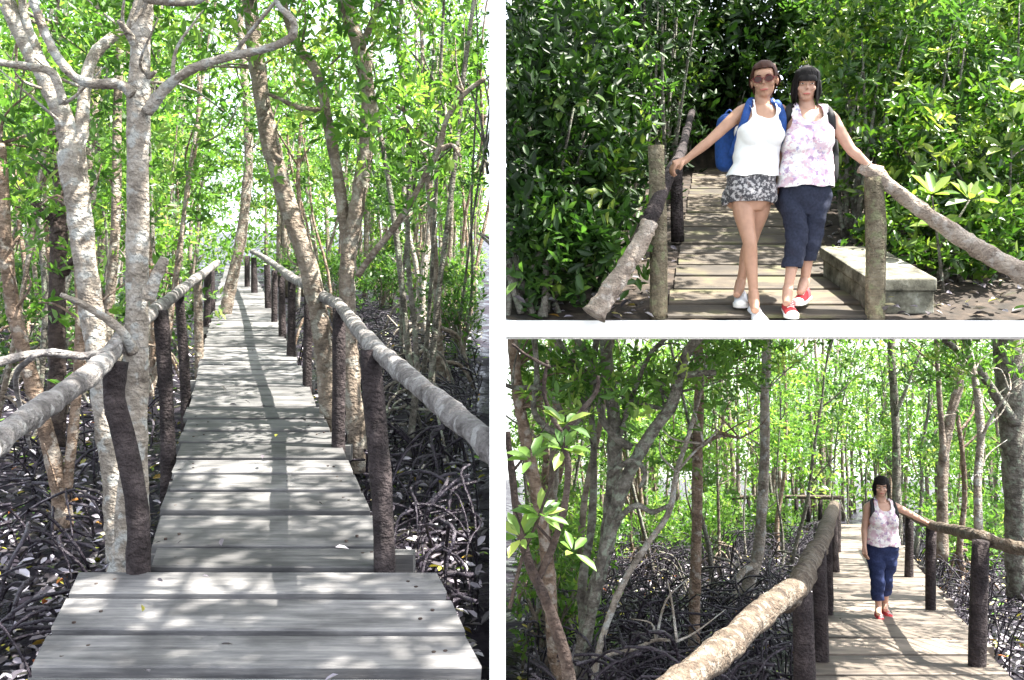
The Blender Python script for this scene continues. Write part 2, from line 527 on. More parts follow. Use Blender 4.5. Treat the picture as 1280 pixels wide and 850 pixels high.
slab_root = empty("terrace_slab", (2.0, SLAB_Y0, -0.11), "long white painted terrace edge under the feet of the two women", "terrace")
def slab_z(y): return UP.z(y) - 0.02
mb = MB()
zf = (YH - 400.5) / F * SLAB_Y0; zb = (YH - 421) / F * SLAB_Y0
xl0 = (632 - 640) / F * SLAB_Y0; xr0 = 3.60; xr1 = 3.32
mb.box((xl0, SLAB_Y0, zb), (xr0, SLAB_Y0 + 0.12, zf))
mb.build("fascia", M['white_paint'], slab_root, smooth=False)
mb = MB()
y0, y1 = SLAB_Y0 + 0.122, SLAB_Y1
vs = []
for y in (y0, y1):
    zt = UP.z(y) - 0.05
    xa = (632 - 640) / F * y; xb = xr1 + 0.60 * (y - SLAB_Y0)
    vs += [(xa, y, zt - 0.1), (xb, y, zt - 0.1), (xb, y, zt), (xa, y, zt)]
mb.add(vs, [(0,1,2,3), (7,6,5,4), (0,4,5,1), (1,5,6,2), (2,6,7,3), (3,7,4,0)])
mb.build("slab", M['white_paint'], slab_root, smooth=False)

# leaf-strewn earth on the terrace
mb = MB()
ysu = np.linspace(SLAB_Y0 + 0.123, SLAB_Y1, 30)
xs = np.linspace(0, 1, 40)
V = []
for y in ysu:
    xa = (633 - 640) / F * y; xb = xr1 + 0.60 * (y - SLAB_Y0) - 0.02
    for u in xs:
        V.append((xa + (xb - xa) * u, y, UP.z(y) - 0.03 + random.uniform(-0.012, 0.012)))
mb.add(V, [(i*40+j, i*40+j+1, (i+1)*40+j+1, (i+1)*40+j) for i in range(29) for j in range(39)])
def soil_mat():
    m, t, b = new_mat("soil")
    mp = coords(t, rnd=False)
    n1 = N(t, "ShaderNodeTexNoise"); n1.inputs["Scale"].default_value = 9; n1.inputs["Detail"].default_value = 8
    t.links.new(mp.outputs[0], n1.inputs[0])
    r1 = ramp(t, [(0.35, (0.012, 0.009, 0.006)), (0.6, (0.04, 0.028, 0.02)), (0.78, (0.11, 0.085, 0.06))])
    t.links.new(n1.outputs[0], r1.inputs[0]); t.links.new(r1.outputs[0], b.inputs["Base Color"])
    b.inputs["Roughness"].default_value = 0.95
    bump(t, b, n1.outputs[0], 0.8, 0.03)
    return m
M['soil'] = soil_mat()
tag(mb.build("terrace_ground", M['soil']), kind='structure')

mb = MB()
bx = np.linspace((633 - 640) / F * 12.2, xr1 + .60 * 7.0, 60)
V = []
for (y, up) in ((12.32, -.04), (12.40, .35), (12.47, .75), (12.55, 1.0), (12.62, 1.05), (12.66, -.3)):
    for x in bx: V.append((x, y + random.uniform(-.02, .02), UP.z(y) + up + random.uniform(-.08, .08)))
mb.add(V, [(i*60+j, i*60+j+1, (i+1)*60+j+1, (i+1)*60+j) for i in range(5) for j in range(59)])
tag(mb.build("earth_bank", M['soil']), kind='structure')

# ------------------------------------------------------------------ walkways
def plank_mesh(mb, x0, x1, y0, y1, path, th=0.042, jz=0.0, sk=0.0):
    """one board: bevelled, slightly cupped, ends not square"""
    c = 0.006
    prof = [(0, -th), (1, -th), (1, -c), (1, 0), (0, 0), (0, -c)]
    w = y1 - y0
    ring = []
    for xe, s in ((x0, 1), (x1, -1)):
        e = sk * s
        pts = [(y0, -th), (y1, -th), (y1, -c), (y1 - c, 0), (y0 + c, 0), (y0, -c)]
        ring.append([(xe + random.uniform(-0.004, 0.004) + path.dx * (y - (y0+y1)/2) * 0.9, y + e, path.z(y) + dz + jz + s * 0.002 * random.random()) for y, dz in pts])
    vs = ring[0] + ring[1]
    fs = [(0,1,2,3,4,5), (11,10,9,8,7,6)]
    for i in range(6):
        j = (i+1) % 6
        fs.append((i, i+6, j+6, j))
    mb.add(vs, fs)

def boardwalk(name, path, xl, xr, edges, mat, label, far_from, far_to, beams, jitter=0.02, th=0.042, stringers=True, gapk=1.0, nails=0):
    root = empty(name, ((xl(edges[0]) if callable(xl) else xl) + path.dx * edges[0], edges[0], path.z(edges[0])), None, None, None, 'structure')
    for i in range(len(edges) - 1):
        a, b = edges[i], edges[i+1]
        gap = (0.012 + 0.007 * random.random()) * gapk
        ym = (a + b) / 2
        x0 = (xl(ym) if callable(xl) else xl) + path.dx * ym + random.uniform(-jitter, jitter)
        x1 = (xr(ym) if callable(xr) else xr) + path.dx * ym + random.uniform(-jitter, jitter)
        mb = MB()
        plank_mesh(mb, x0, x1, a + gap, b - gap, path, th, random.uniform(-0.006, 0.004), random.uniform(-0.01, 0.01))
        pk = mb.build("plank", mat, root, smooth=False)
        if i < nails:
            for xn in (x0 + .10, x0 + .13 + random.uniform(0, .03), x1 - .10, x1 - .14):
                yn = random.uniform(a + gap + .03, b - gap - .03)
                nb = MB(); zn = path.z(yn) + .001
                ring = [(xn + .008 * math.cos(k), yn + .008 * math.sin(k), zn + .003) for k in [j * math.pi / 3 for j in range(6)]]
                nb.add(ring + [(x_, y_, z_ - .01) for x_, y_, z_ in ring], [tuple(range(6))] + [(j, j + 6, (j + 1) % 6 + 6, (j + 1) % 6) for j in range(6)])
                nb.build("nail", M['bark_dark'], pk, smooth=False)
    if far_to > far_from:
        mb = MB(); y = far_from
        while y < far_to:
            x0 = (xl(y) if callable(xl) else xl) + path.dx * y; x1 = (xr(y) if callable(xr) else xr) + path.dx * y
            plank_mesh(mb, x0, x1, y, y + 0.27, path, th, random.uniform(-0.006, 0.004)); y += 0.285
        tag(mb.build("far_planks", mat, root, smooth=False), kind='stuff')
    for (y, over) in beams:
        x0 = (xl(y) if callable(xl) else xl) + path.dx * y - over; x1 = (xr(y) if callable(xr) else xr) + path.dx * y + over
        mb = MB(); mb.box((x0, y - 0.05, path.z(y) - 0.16), (x1, y + 0.05, path.z(y) - 0.046)); mb.build("crossbeam", mat, root, smooth=False)
    y0, y1 = edges[0] + (0.15 if stringers else 0), max(far_to, edges[-1]) - 0.1
    if not stringers: return root
    for k in (0.18, 0.82):
        mb = MB()
        vs = []
        for y in (y0, y1):
            a = (xl(y) if callable(xl) else xl); b = (xr(y) if callable(xr) else xr)
            x = a + (b - a) * k + path.dx * y
            z = path.z(y)
            vs += [(x-0.045, y, z-0.30), (x+0.045, y, z-0.30), (x+0.045, y, z-0.165), (x-0.045, y, z-0.165)]
        mb.add(vs, [(3,2,1,0), (4,5,6,7), (0,1,5,4), (1,2,6,5), (2,3,7,6), (3,0,4,7)])
        mb.build("stringer", mat, root, smooth=False)
    return root

# left walkway: board edges read from the photograph's rows
rows_L = [868, 840, 790, 745, 712, 683, 640, 613, 592, 573, 553, 538, 523, 508, 494, 482]
eL = [LP.depth(r) for r in rows_L]
while eL[-1] < 26: eL.append(eL[-1] + random.uniform(0.24, 0.33))
lL, rL = LP.edge(187, 700), LP.edge(492, 700)
wl, wr = LP.edge(62, 800), LP.edge(588, 800)
d_step = LP.depth(712)
boardwalk("left_boardwalk", LP, lambda y: (wl if y < d_step else lL), lambda y: (wr if y < d_step else rL), eL, M['plank_grey'], None, eL[-1], 35, [(LP.depth(683) + 0.05, 0.14), (LP.depth(548), 0.12), (LP.depth(470), 0.10), (LP.depth(430), 0.10), (LP.depth(405), 0.1)], gapk=2.0, nails=12)
# upper walkway
rows_U = [399.5, 380, 361, 344, 330, 316, 304, 293, 283, 273.5, 265, 257, 249.5, 242, 235, 229, 223]
eU = [UP.depth(r) for r in rows_U]
eU[0] = SLAB_Y0 + 0.125
while eU[-1] < 12.3: eU.append(eU[-1] + random.uniform(0.2, 0.27))
boardwalk("upper_boardwalk", UP, UP.edge(834, 395), UP.edge(1082, 395), eU, M['plank_brown'], None, 0, 0, [], 0.012, 0.022, False, 1.9)
# lower walkway
rows_D = [868, 843, 818, 797, 780, 764, 751, 740, 730, 721, 713.5, 706.5, 700, 694.5, 689.5]
eD = [DP.depth(r) for r in rows_D]
while eD[-1] < 26: eD.append(eD[-1] + random.uniform(0.24, 0.34))
boardwalk("lower_boardwalk", DP, DP.edge(1019, 830), DP.edge(1250, 830), eD, M['plank_tan'], None, 0, 0, [(DP.depth(800), 0.1), (DP.depth(745), 0.1), (DP.depth(705), 0.1), (DP.depth(680), 0.1)], 0.03, gapk=2.0, nails=8)

# ------------------------------------------------------------------ handrails: round posts and log rails
def post_pts(top, bot, bend=None):
    pts = [bot]
    if bend: pts += bend
    pts.append(top)
    return pts
def handrail(name, loc, label, posts, rails):
    root = empty(name, loc, label, "handrail")
    for (pts, rad, mat, extra) in posts:
        mb = MB(); mb.tube(pts, rad, 10, 4, 0.08, 0.08); mb.build("post", M[mat], root)
    for (pts, rad, mat, extra) in rails:
        mb = MB(); mb.tube(pts, rad, 14, 9, 0.13, 0.14); o = mb.build("rail", M[mat], root)
        if extra:            # butts against the wall
            bm = bmesh.new(); bm.from_mesh(o.data)
            co, no = extra
            r = bmesh.ops.bisect_plane(bm, geom=bm.verts[:] + bm.edges[:] + bm.faces[:], plane_co=co - wloc(root), plane_no=no, clear_outer=True)
            ed = [e for e in r['geom_cut'] if isinstance(e, bmesh.types.BMEdge)]
            bmesh.ops.contextual_create(bm, geom=ed)
            bm.to_mesh(o.data); bm.free()
    return root

def deck_post(path, px, py_bot, px_top, py_top, r, mat, mid=None, drop=0.5):
    """post beside the deck; its depth is that of the deck row where it stands"""
    d = path.depth(py_bot)
    b = at(px, py_bot, d); t = at(px_top, py_top, d)
    pts = [b - Vector((0, 0, drop)), b]
    if mid:
        for (mx_, my_) in mid: pts.append(at(mx_, my_, d))
    pts.append(t)
    return (pts, [r * 1.05, r * 1.05] + [r] * (len(mid) if mid else 0) + [r * 0.95], mat, None)
def rail_pts(path, pix, up=0.95, r=0.05, taper=None):
    pts = [path.pt(px, py, up) for px, py in pix]
    return pts
# left walkway, left rail
pp = [deck_post(LP, 173, 714, 147, 452, 0.048, 'post_dark', [(172, 640), (158, 560), (143, 500)]),
      deck_post(LP, 210, 568, 201, 388, 0.048, 'post_dark', [(207, 480)]),
      deck_post(LP, 232, 490, 224, 366, 0.045, 'post_dark'),
      deck_post(LP, 249, 448, 247, 350, 0.05, 'bark_tan'),
      deck_post(LP, 259, 402, 260, 336, 0.06, 'post_dark'),
      deck_post(LP, 265, 388, 264, 332, 0.06, 'post_dark')]
lr = [LP.pt(x, y, 0.95) for x, y in [(-45, 590), (0, 548), (60, 505), (120, 462), (152, 425)]]
lr2 = [LP.pt(x, y, 0.95) for x, y in [(146, 432), (165, 412), (190, 390), (215, 372), (240, 352), (262, 336), (272, 328)]]
rails = [(lr, [0.033, 0.034, 0.037, 0.04, 0.038], 'rail_grey', None), (lr2, [0.045, 0.042, 0.045, 0.045, 0.05, 0.05, 0.05], 'rail_grey', None)]
handrail("handrail", LP.pt(173, 714), "pale log rail on dark posts along the left edge of the left walkway", pp, rails)
# left walkway, right rail
pp = [deck_post(LP, 481, 708, 461, 437, 0.047, 'post_dark', [(473, 560)]),
      deck_post(LP, 423, 558, 424, 385, 0.046, 'post_dark'),
      deck_post(LP, 384, 480, 386, 360, 0.045, 'post_dark'),
      deck_post(LP, 364, 444, 365, 352, 0.05, 'post_dark'),
      deck_post(LP, 353, 420, 352, 345, 0.05, 'post_dark'),
      deck_post(LP, 343, 402, 343, 338, 0.05, 'post_dark'),
      deck_post(LP, 335, 385, 334, 331, 0.06, 'post_dark'),
      deck_post(LP, 318, 366, 317, 322, 0.07, 'post_dark'),
      deck_post(LP, 309, 358, 309, 320, 0.07, 'post_dark')]
lr = [LP.pt(x, y, 0.95) for x, y in [(628, 573), (612, 557), (560, 512), (500, 462), (462, 428), (436, 396), (420, 378)]]
lr2 = [LP.pt(x, y, 0.95) for x, y in [(424, 381), (405, 371), (388, 360), (362, 345), (335, 325), (315, 314)]]
rails = [(lr, [0.035, 0.035, 0.036, 0.038, 0.042, 0.042, 0.042], 'rail_grey', (wall_pt(2.0, -T_W - .002), Vector((1, 18 / F, 0)))), (lr2, [0.04, 0.045, 0.045, 0.05, 0.05, 0.06], 'rail_grey', None)]
handrail("handrail", LP.pt(481, 708), "pale log rail on dark posts along the right edge of the left walkway", pp, rails)
# upper walkway
def U_(px, py, d): return at(px, py, d)
dU = SLAB_Y0 + 0.2
pp = [([U_(823, 403, dU), U_(823, 300, dU), U_(820, 183, dU)], [0.062, 0.058, 0.054], 'post_grey', None),
      ([U_(847, 302, UP.depth(302)), U_(845, 205, UP.depth(302))], [0.06, 0.055], 'post_dark', None)]
lr = [U_(742, 394, dU - 0.28), U_(768, 355, dU - 0.25), U_(800, 305, dU - 0.2), U_(812, 278, dU - 0.16)]
lr2 = [U_(807, 287, dU - 0.165), U_(819, 260, dU - 0.1), U_(833, 225, dU + 0.15), U_(845, 204, dU + 0.5), U_(852, 188, dU + 1.3), U_(858, 165, dU + 2.4), U_(865, 140, dU + 4.2)]
rails = [(lr, [0.072, 0.06, 0.055, 0.052], 'rail_pale', None), (lr2, [0.05, 0.05, 0.045, 0.04, 0.036, 0.036, 0.036], 'post_dark', None)]
handrail("handrail", U_(823, 399, dU), "log rail running down past a pale round post on the left of the upper walkway", pp, rails)
pp = [([U_(1093, 403, dU - 0.03), U_(1095, 310, dU - 0.03), U_(1092, 222, dU - 0.03)], [0.066, 0.064, 0.058], 'post_grey', None),
      ([Vector((3.46, dU - 0.1, -0.03)), Vector((3.46, dU - 0.1, 0.27))], [0.06, 0.055], 'post_grey', None)]
lr = [U_(1078, 208, dU + 0.02), U_(1098, 222, dU - 0.04), U_(1140, 254, dU - 0.06), U_(1195, 293, dU - 0.1), U_(1235, 318, dU - 0.12), U_(1290, 346, dU - 0.14), U_(1370, 375, dU - 0.1)]
rails = [(lr, [0.045, 0.047, 0.045, 0.055, 0.058, 0.066, 0.07], 'rail_pale', None)]
handrail("handrail", U_(1093, 399, dU), "log rail sloping down to the right from a round post on the upper walkway", pp, rails)
# lower walkway, left rail
pp = [deck_post(DP, 1006, 868, 1003, 742, 0.075, 'post_dark', None, 0.6),
      deck_post(DP, 1026, 826, 1024, 688, 0.062, 'post_dark'),
      deck_post(DP, 1034, 768, 1033, 668, 0.06, 'post_dark'),
      deck_post(DP, 1042, 715, 1040, 640, 0.08, 'post_dark'),
      deck_post(DP, 1046, 690, 1046, 630, 0.08, 'post_dark')]
lr = [at(770, 925, 3.3), at(862, 846, 3.8), at(910, 806, 4.3), at(960, 760, 5.0), at(994, 735, 5.5)]
lr2 = [at(980, 750, 5.5), at(1000, 730, 5.75), at(1012, 702, 6.5), at(1028, 675, 7.6), at(1036, 650, 11.0), at(1043, 632, 14.5)]
rails = [(lr, [0.07, 0.072, 0.074, 0.076, 0.07], 'rail_tan', None), (lr2, [0.078, 0.075, 0.075, 0.072, 0.09, 0.09], 'rail_tan', None)]
handrail("handrail", DP.pt(1006, 860), "thick tan log rail on dark posts along the left edge of the lower walkway", pp, rails)
pp = [deck_post(DP, 1221, 832, 1226, 676, 0.064, 'post_dark', None, 0.6),
      deck_post(DP, 1163, 762, 1164, 655, 0.055, 'post_dark'),
      deck_post(DP, 1136, 721, 1137, 642, 0.06, 'post_dark'),
      deck_post(DP, 1112, 690, 1112, 628, 0.06, 'post_dark')]
lr = [at(1345, 715, 5.9), at(1290, 690, 6.3), at(1250, 680, 6.6), at(1222, 670, 6.9), at(1190, 662, 7.9), at(1164, 656, 9.2), at(1136, 643, 12.4), at(1108, 628, 17.0)]
rails = [(lr, [0.052, 0.05, 0.05, 0.055, 0.05, 0.05, 0.055, 0.06], 'rail_tan', None)]
handrail("handrail", DP.pt(1221, 832), "log rail on dark posts along the right edge of the lower walkway", pp, rails)
# distant railing where the lower walkway bends left
root = empty("handrail", at(960, 652, 26), "distant thin railing crossing the forest behind the lower walkway", "handrail")
for px in range(905, 1052, 15):
    d = 27 - (px - 905) * 0.02
    mb = MB(); mb.tube([at(px, 652, d), at(px + 1, 622, d)], [0.07, 0.065], 6, 2, 0.05); mb.build("post", M['post_dark'], root)
mb = MB(); mb.tube([at(898, 624, 27), at(950, 621, 26), at(1052, 622, 24)], [0.06, 0.06, 0.06], 6, 6, 0.1); mb.build("rail", M['rail_tan'], root)

# ------------------------------------------------------------------ concrete block beside the upper walkway
def concrete_mat():
    m, t, b = new_mat("concrete")
    mp = coords(t, rnd=False)
    n1 = N(t, "ShaderNodeTexNoise"); n1.inputs["Scale"].default_value = 7; n1.inputs["Detail"].default_value = 9; n1.inputs["Roughness"].default_value = 0.7
    t.links.new(mp.outputs[0], n1.inputs[0])
    r1 = ramp(t, [(0.36, (0.035, 0.033, 0.022)), (0.5, (0.12, 0.115, 0.085)), (0.66, (0.27, 0.27, 0.225))])
    t.links.new(n1.outputs[0], r1.inputs[0]); t.links.new(r1.outputs[0], b.inputs["Base Color"])
    b.inputs["Roughness"].default_value = 0.9
    bump(t, b, n1.outputs[0], 0.6, 0.02)
    return m
M['concrete'] = concrete_mat()
cb_root = empty("concrete_block", at(1120, 399, SLAB_Y0 + 0.3), "weathered concrete block beside the post right of the upper walkway", "block")
def block(mb, fx0, fx1, ya, yb, ztop, zbot, xs_b=0.0):
    # top follows the slope
    vs = []
    for (y, dx) in ((ya, 0), (yb, xs_b)):
        zt = UP.z(y) + ztop; zb_ = UP.z(y) + zbot
        vs += [(fx0 + dx, y, zb_), (fx1 + dx, y, zb_), (fx1 + dx, y, zt), (fx0 + dx, y, zt)]
    mb.add(vs, [(0,1,2,3), (7,6,5,4), (0,4,5,1), (1,5,6,2), (2,6,7,3), (3,7,4,0)])
bxl = (1088 - 640) / F * 5.62; bxr = (1168 - 640) / F * 5.62
def bevel_obj(o, w=0.01, seg=2):
    md = o.modifiers.new("bevel", 'BEVEL'); md.width = w; md.segments = seg; md.limit_method = 'ANGLE'
mb = MB(); block(mb, bxl, bxr, 5.62, 6.48, 0.125, -0.03, 0.0); o_ = mb.build("base", M['concrete'], cb_root, smooth=False); bevel_obj(o_)
mb = MB(); block(mb, bxl - 0.02, bxr + 0.012, 5.60, 6.51, 0.215, 0.127, 0.0); o_ = mb.build("cap", M['concrete'], cb_root, smooth=False); bevel_obj(o_, 0.012)

# ------------------------------------------------------------------ trees
def limb(mb, pix, d0, d1, widths, sides=12, sub=8, rough=0.10, knots=0.12):
    n = len(pix)
    pts = []; rad = []
    for i, (px, py) in enumerate(pix):
        d = d0 + (d1 - d0) * i / max(1, n - 1)
        pts.append(at(px, py, d)); rad.append(max(0.004, widths[i] * 0.465 * d / F))
    mb.tube(pts, rad, sides, sub, rough, knots)
    return pts, rad

def twigs_to(mb, trunk_pts, targets, r0=0.012):
    for tg in targets:
        tg = Vector(tg)
        best = min(trunk_pts, key=lambda p: (p - tg).length + max(0, p.z - tg.z) * 1.5)
        mid = best.lerp(tg, 0.5) + Vector((random.uniform(-.1, .1), random.uniform(-.1, .1), random.uniform(0.0, .15)))
        mb.tube([best, mid, tg], [r0, r0 * 0.7, r0 * 0.3], 5, 3, 0.05)

def hero(label, bark, base, stems, branches=(), crown=None, leafmat='leaf_light', keep=None, leafL=0.088, k=9, group=None, name="mangrove_tree", twig=True, fine=False, sub=5, ntwig=9):
    """stems/branches: (pixel path, depth at start, depth at end, widths in pixels)"""
    root = empty(name, base, label, "tree", group)
    mb = MB(); tp = []
    for s in stems[:1]:
        p, r = limb(mb, *s); tp += p
    tr = mb.build("trunk", M[bark], root)
    for s in list(stems[1:]) + list(branches):
        b = MB(); p, r = limb(b, *s); tp += p
        b.build("branch", M[bark], root)
    tw = MB()
    for _ in range(ntwig):
        b0 = tp[random.randint(len(tp) // 4, len(tp) - 1)]
        q = b0 + Vector((random.uniform(-.45, .45), random.uniform(-.25, .25), random.uniform(.05, .45)))
        if keep is not None and not keep(np.array([tuple(q)]))[0]: continue
        m_ = b0.lerp(q, .5) + Vector((random.uniform(-.07, .07), 0, random.uniform(-.06, .06)))
        tw.tube([b0, m_, q], [.011, .008, .003], 5, 4, .1)
    if tw.n and not crown: tag(tw.build("twigs", M[bark], root), kind='stuff')
    if crown:
        parts = []
        for (c, rad, nb, per) in crown:
            bl, pts = blob_points(c, rad, nb, per)
            if keep is not None:
                ok = keep(bl); bl = bl[ok]
            if twig and len(bl): twigs_to(tw, tp, bl)
            parts.append(rosettes(pts, k, leafL, keep=keep, fine=True))
        if tw.n: tag(tw.build("twigs", M[bark], root), kind='stuff')
        foliage_obj("crown", parts, M[leafmat], root)
    return root

kL = keep_L
def keep_over(c): return keep_L(c) | (c[:, 2] > .39 * c[:, 1] + .25)
# -- left picture: the pale forked tree and its neighbours
hero("pale grey tree forking into two limbs, left of the straight pale tree by the rail", 'bark_pale', at(150, 690, 4.6),
     [([(152, 700), (148, 650), (138, 560), (120, 430), (107, 330), (97, 250), (88, 190)], 4.6, 4.7, [40, 34, 30, 29, 29, 32, 36]),
      ([(92, 205), (84, 160), (66, 115), (40, 65), (14, 15), (-8, -40), (-25, -95)], 4.7, 5.0, [32, 27, 25, 24, 22, 20, 18])],
     [([(93, 215), (102, 160), (106, 110), (116, 72), (136, 50), (156, 38)], 4.7, 5.0, [20, 17, 16, 15, 14, 10]),
      ([(80, 130), (66, 92), (40, 84), (0, 78), (-30, 70)], 4.65, 4.5, [12, 11, 10, 10, 9]),
      ([(62, 100), (45, 60), (30, 15), (25, -40)], 4.8, 4.9, [12, 12, 10, 9])],
     [((-2.6, 5.2, 2.9), (1.3, 1.0, 1.0), 14, 16), ((-2.8, 6.0, 1.6), (0.9, 0.8, 0.8), 10, 12)], keep=kL)
hero("straight pale grey tree by the left log rail, a long limb reaching over the walkway", 'bark_pale', at(166, 716, 4.05),
     [([(160, 735), (163, 700), (167, 600), (170, 450), (172, 300), (173, 150), (176, 50), (182, -20), (190, -120)], 4.05, 4.1, [62, 52, 36, 31, 28, 29, 26, 24, 20])],
     [([(184, 140), (200, 118), (215, 103), (245, 84), (290, 70), (335, 60), (364, 46), (366, 25), (346, 2), (340, -50)], 4.05, 3.8, [16, 15, 13, 12, 11, 10, 11, 9, 8, 7]),
      ([(166, 118), (150, 106), (115, 104), (92, 95), (68, 65), (48, 20), (38, -15), (30, -70)], 4.0, 3.9, [15, 14, 13, 12, 12, 11, 11, 9]),
      ([(168, 55), (158, 38), (148, 26)], 4.0, 3.9, [12, 9, 6]),
      ([(186, 96), (194, 90)], 4.0, 3.9, [8, 5]),
      ([(166, 440), (150, 412), (110, 384), (76, 368)], 3.95, 3.7, [16, 12, 9, 6]),
      ([(184, 375), (196, 345), (206, 322)], 4.0, 4.0, [18, 16, 12]),
      ([(182, 0), (230, 4), (255, -2), (290, -30)], 4.0, 3.8, [10, 8, 7, 5])],
     [((-1.0, 4.6, 3.1), (1.6, 1.2, 0.7), 20, 16), ((-0.6, 3.4, 3.4), (1.5, 1.0, 0.6), 16, 15), ((-1.9, 4.3, 1.75), (0.3, 0.4, 0.25), 4, 8)], keep=kL)
hero("pair of leaning orange brown stems rising from one dark root at the far left", 'bark_orange', at(76, 640, 5.2),
     [([(80, 660), (74, 610), (58, 540), (38, 470), (18, 390), (8, 320), (4, 250), (0, 180)], 5.2, 5.3, [26, 22, 20, 19, 18, 17, 16, 14])],
     [([(80, 640), (88, 570), (97, 480), (100, 400), (98, 330), (92, 260)], 5.2, 5.4, [16, 13, 12, 12, 11, 9])],
     [((-3.3, 5.8, 1.0), (0.8, 0.7, 0.9), 9, 14)], keep=kL)
hero("dark blackish trunk with a broken knot behind the pale forked tree", 'bark_dark', at(72, 500, 6.4),
     [([(70, 560), (72, 480), (71, 380), (74, 290), (77, 250), (72, 200), (70, 160)], 6.4, 6.5, [24, 22, 20, 22, 16, 12, 9])],
     [([(74, 290), (66, 276), (63, 262)], 6.4, 6.4, [12, 8, 5]), ([(80, 340), (94, 322)], 6.4, 6.3, [14, 8])], None, keep=kL)
hero("tan trunk leaning left over the right rail of the left walkway", 'bark_tan', at(413, 560, 6.9),
     [([(414, 575), (412, 520), (404, 430), (386, 335), (358, 250), (336, 170), (322, 85), (312, 0), (306, -70)], 6.9, 7.0, [28, 27, 25, 25, 24, 23, 21, 20, 18])],
     [([(340, 190), (352, 200)], 6.9, 6.9, [8, 5])],
     [((-1.9, 6.6, 3.2), (1.3, 1.2, 0.7), 16, 15), ((-2.4, 7.2, 2.3), (0.6, 0.6, 0.4), 6, 10)], keep=kL)
hero("tall brown tree with two upright stems, right of the left walkway", 'bark_tan', at(447, 580, 6.4),
     [([(450, 590), (446, 545), (440, 480), (436, 410), (434, 340), (446, 260), (457, 190), (461, 130), (452, 70), (436, 20), (426, -40)], 6.4, 6.5, [28, 25, 23, 22, 21, 20, 20, 19, 20, 18, 15])],
     [([(436, 360), (432, 300), (424, 230), (412, 165), (398, 95), (376, 62), (356, 14), (346, -40)], 6.45, 6.7, [16, 15, 15, 14, 13, 13, 11, 9]),
      ([(452, 60), (464, 30), (478, -10)], 6.45, 6.3, [11, 9, 7]),
      ([(447, 345), (468, 315), (490, 288), (512, 255), (530, 222), (548, 188), (558, 150), (580, 118), (606, 98)], 6.3, 5.9, [9, 9, 9, 8, 8, 8, 7, 7, 6]),
      ([(405, 138), (375, 135), (350, 124), (334, 117)], 6.5, 6.3, [8, 7, 6, 4]),
      ([(552, 186), (566, 182), (576, 196)], 5.95, 5.9, [8, 6, 4])],
     [((-1.2, 6.0, 3.0), (1.2, 1.0, 0.7), 14, 15), ((-0.75, 6.2, 1.9), (0.45, 0.6, 0.7), 8, 12)], keep=kL)
hero("slim brown trunk standing at the far end of the left walkway, leaning right", 'bark_tan', at(281, 392, 15.0),
     [([(281, 396), (290, 350), (301, 300), (308, 240), (311, 190), (308, 120), (302, 50), (298, -20)], 15.0, 15.5, [17, 15, 14, 13, 12, 11, 10, 8])],
     [], [((-5.0, 15.5, 4.6), (1.8, 1.5, 1.3), 16, 16)], keep=kL)
# pale broken stick lying over the left rail
mb = MB(); limb(mb, [(-20, 458), (20, 447), (60, 441), (105, 445), (135, 437), (150, 425)], 3.0, 3.7, [13, 12, 11, 11, 9, 7]); limb(mb, [(42, 445), (20, 470), (28, 520), (38, 560)], 3.1, 3.6, [8, 7, 6, 4])
tag(mb.build("dead_branch", M['rail_grey'], None, loc=at(60, 441, 3.3)), "pale dead branch resting across the left log rail beside the straight pale tree", "branch")

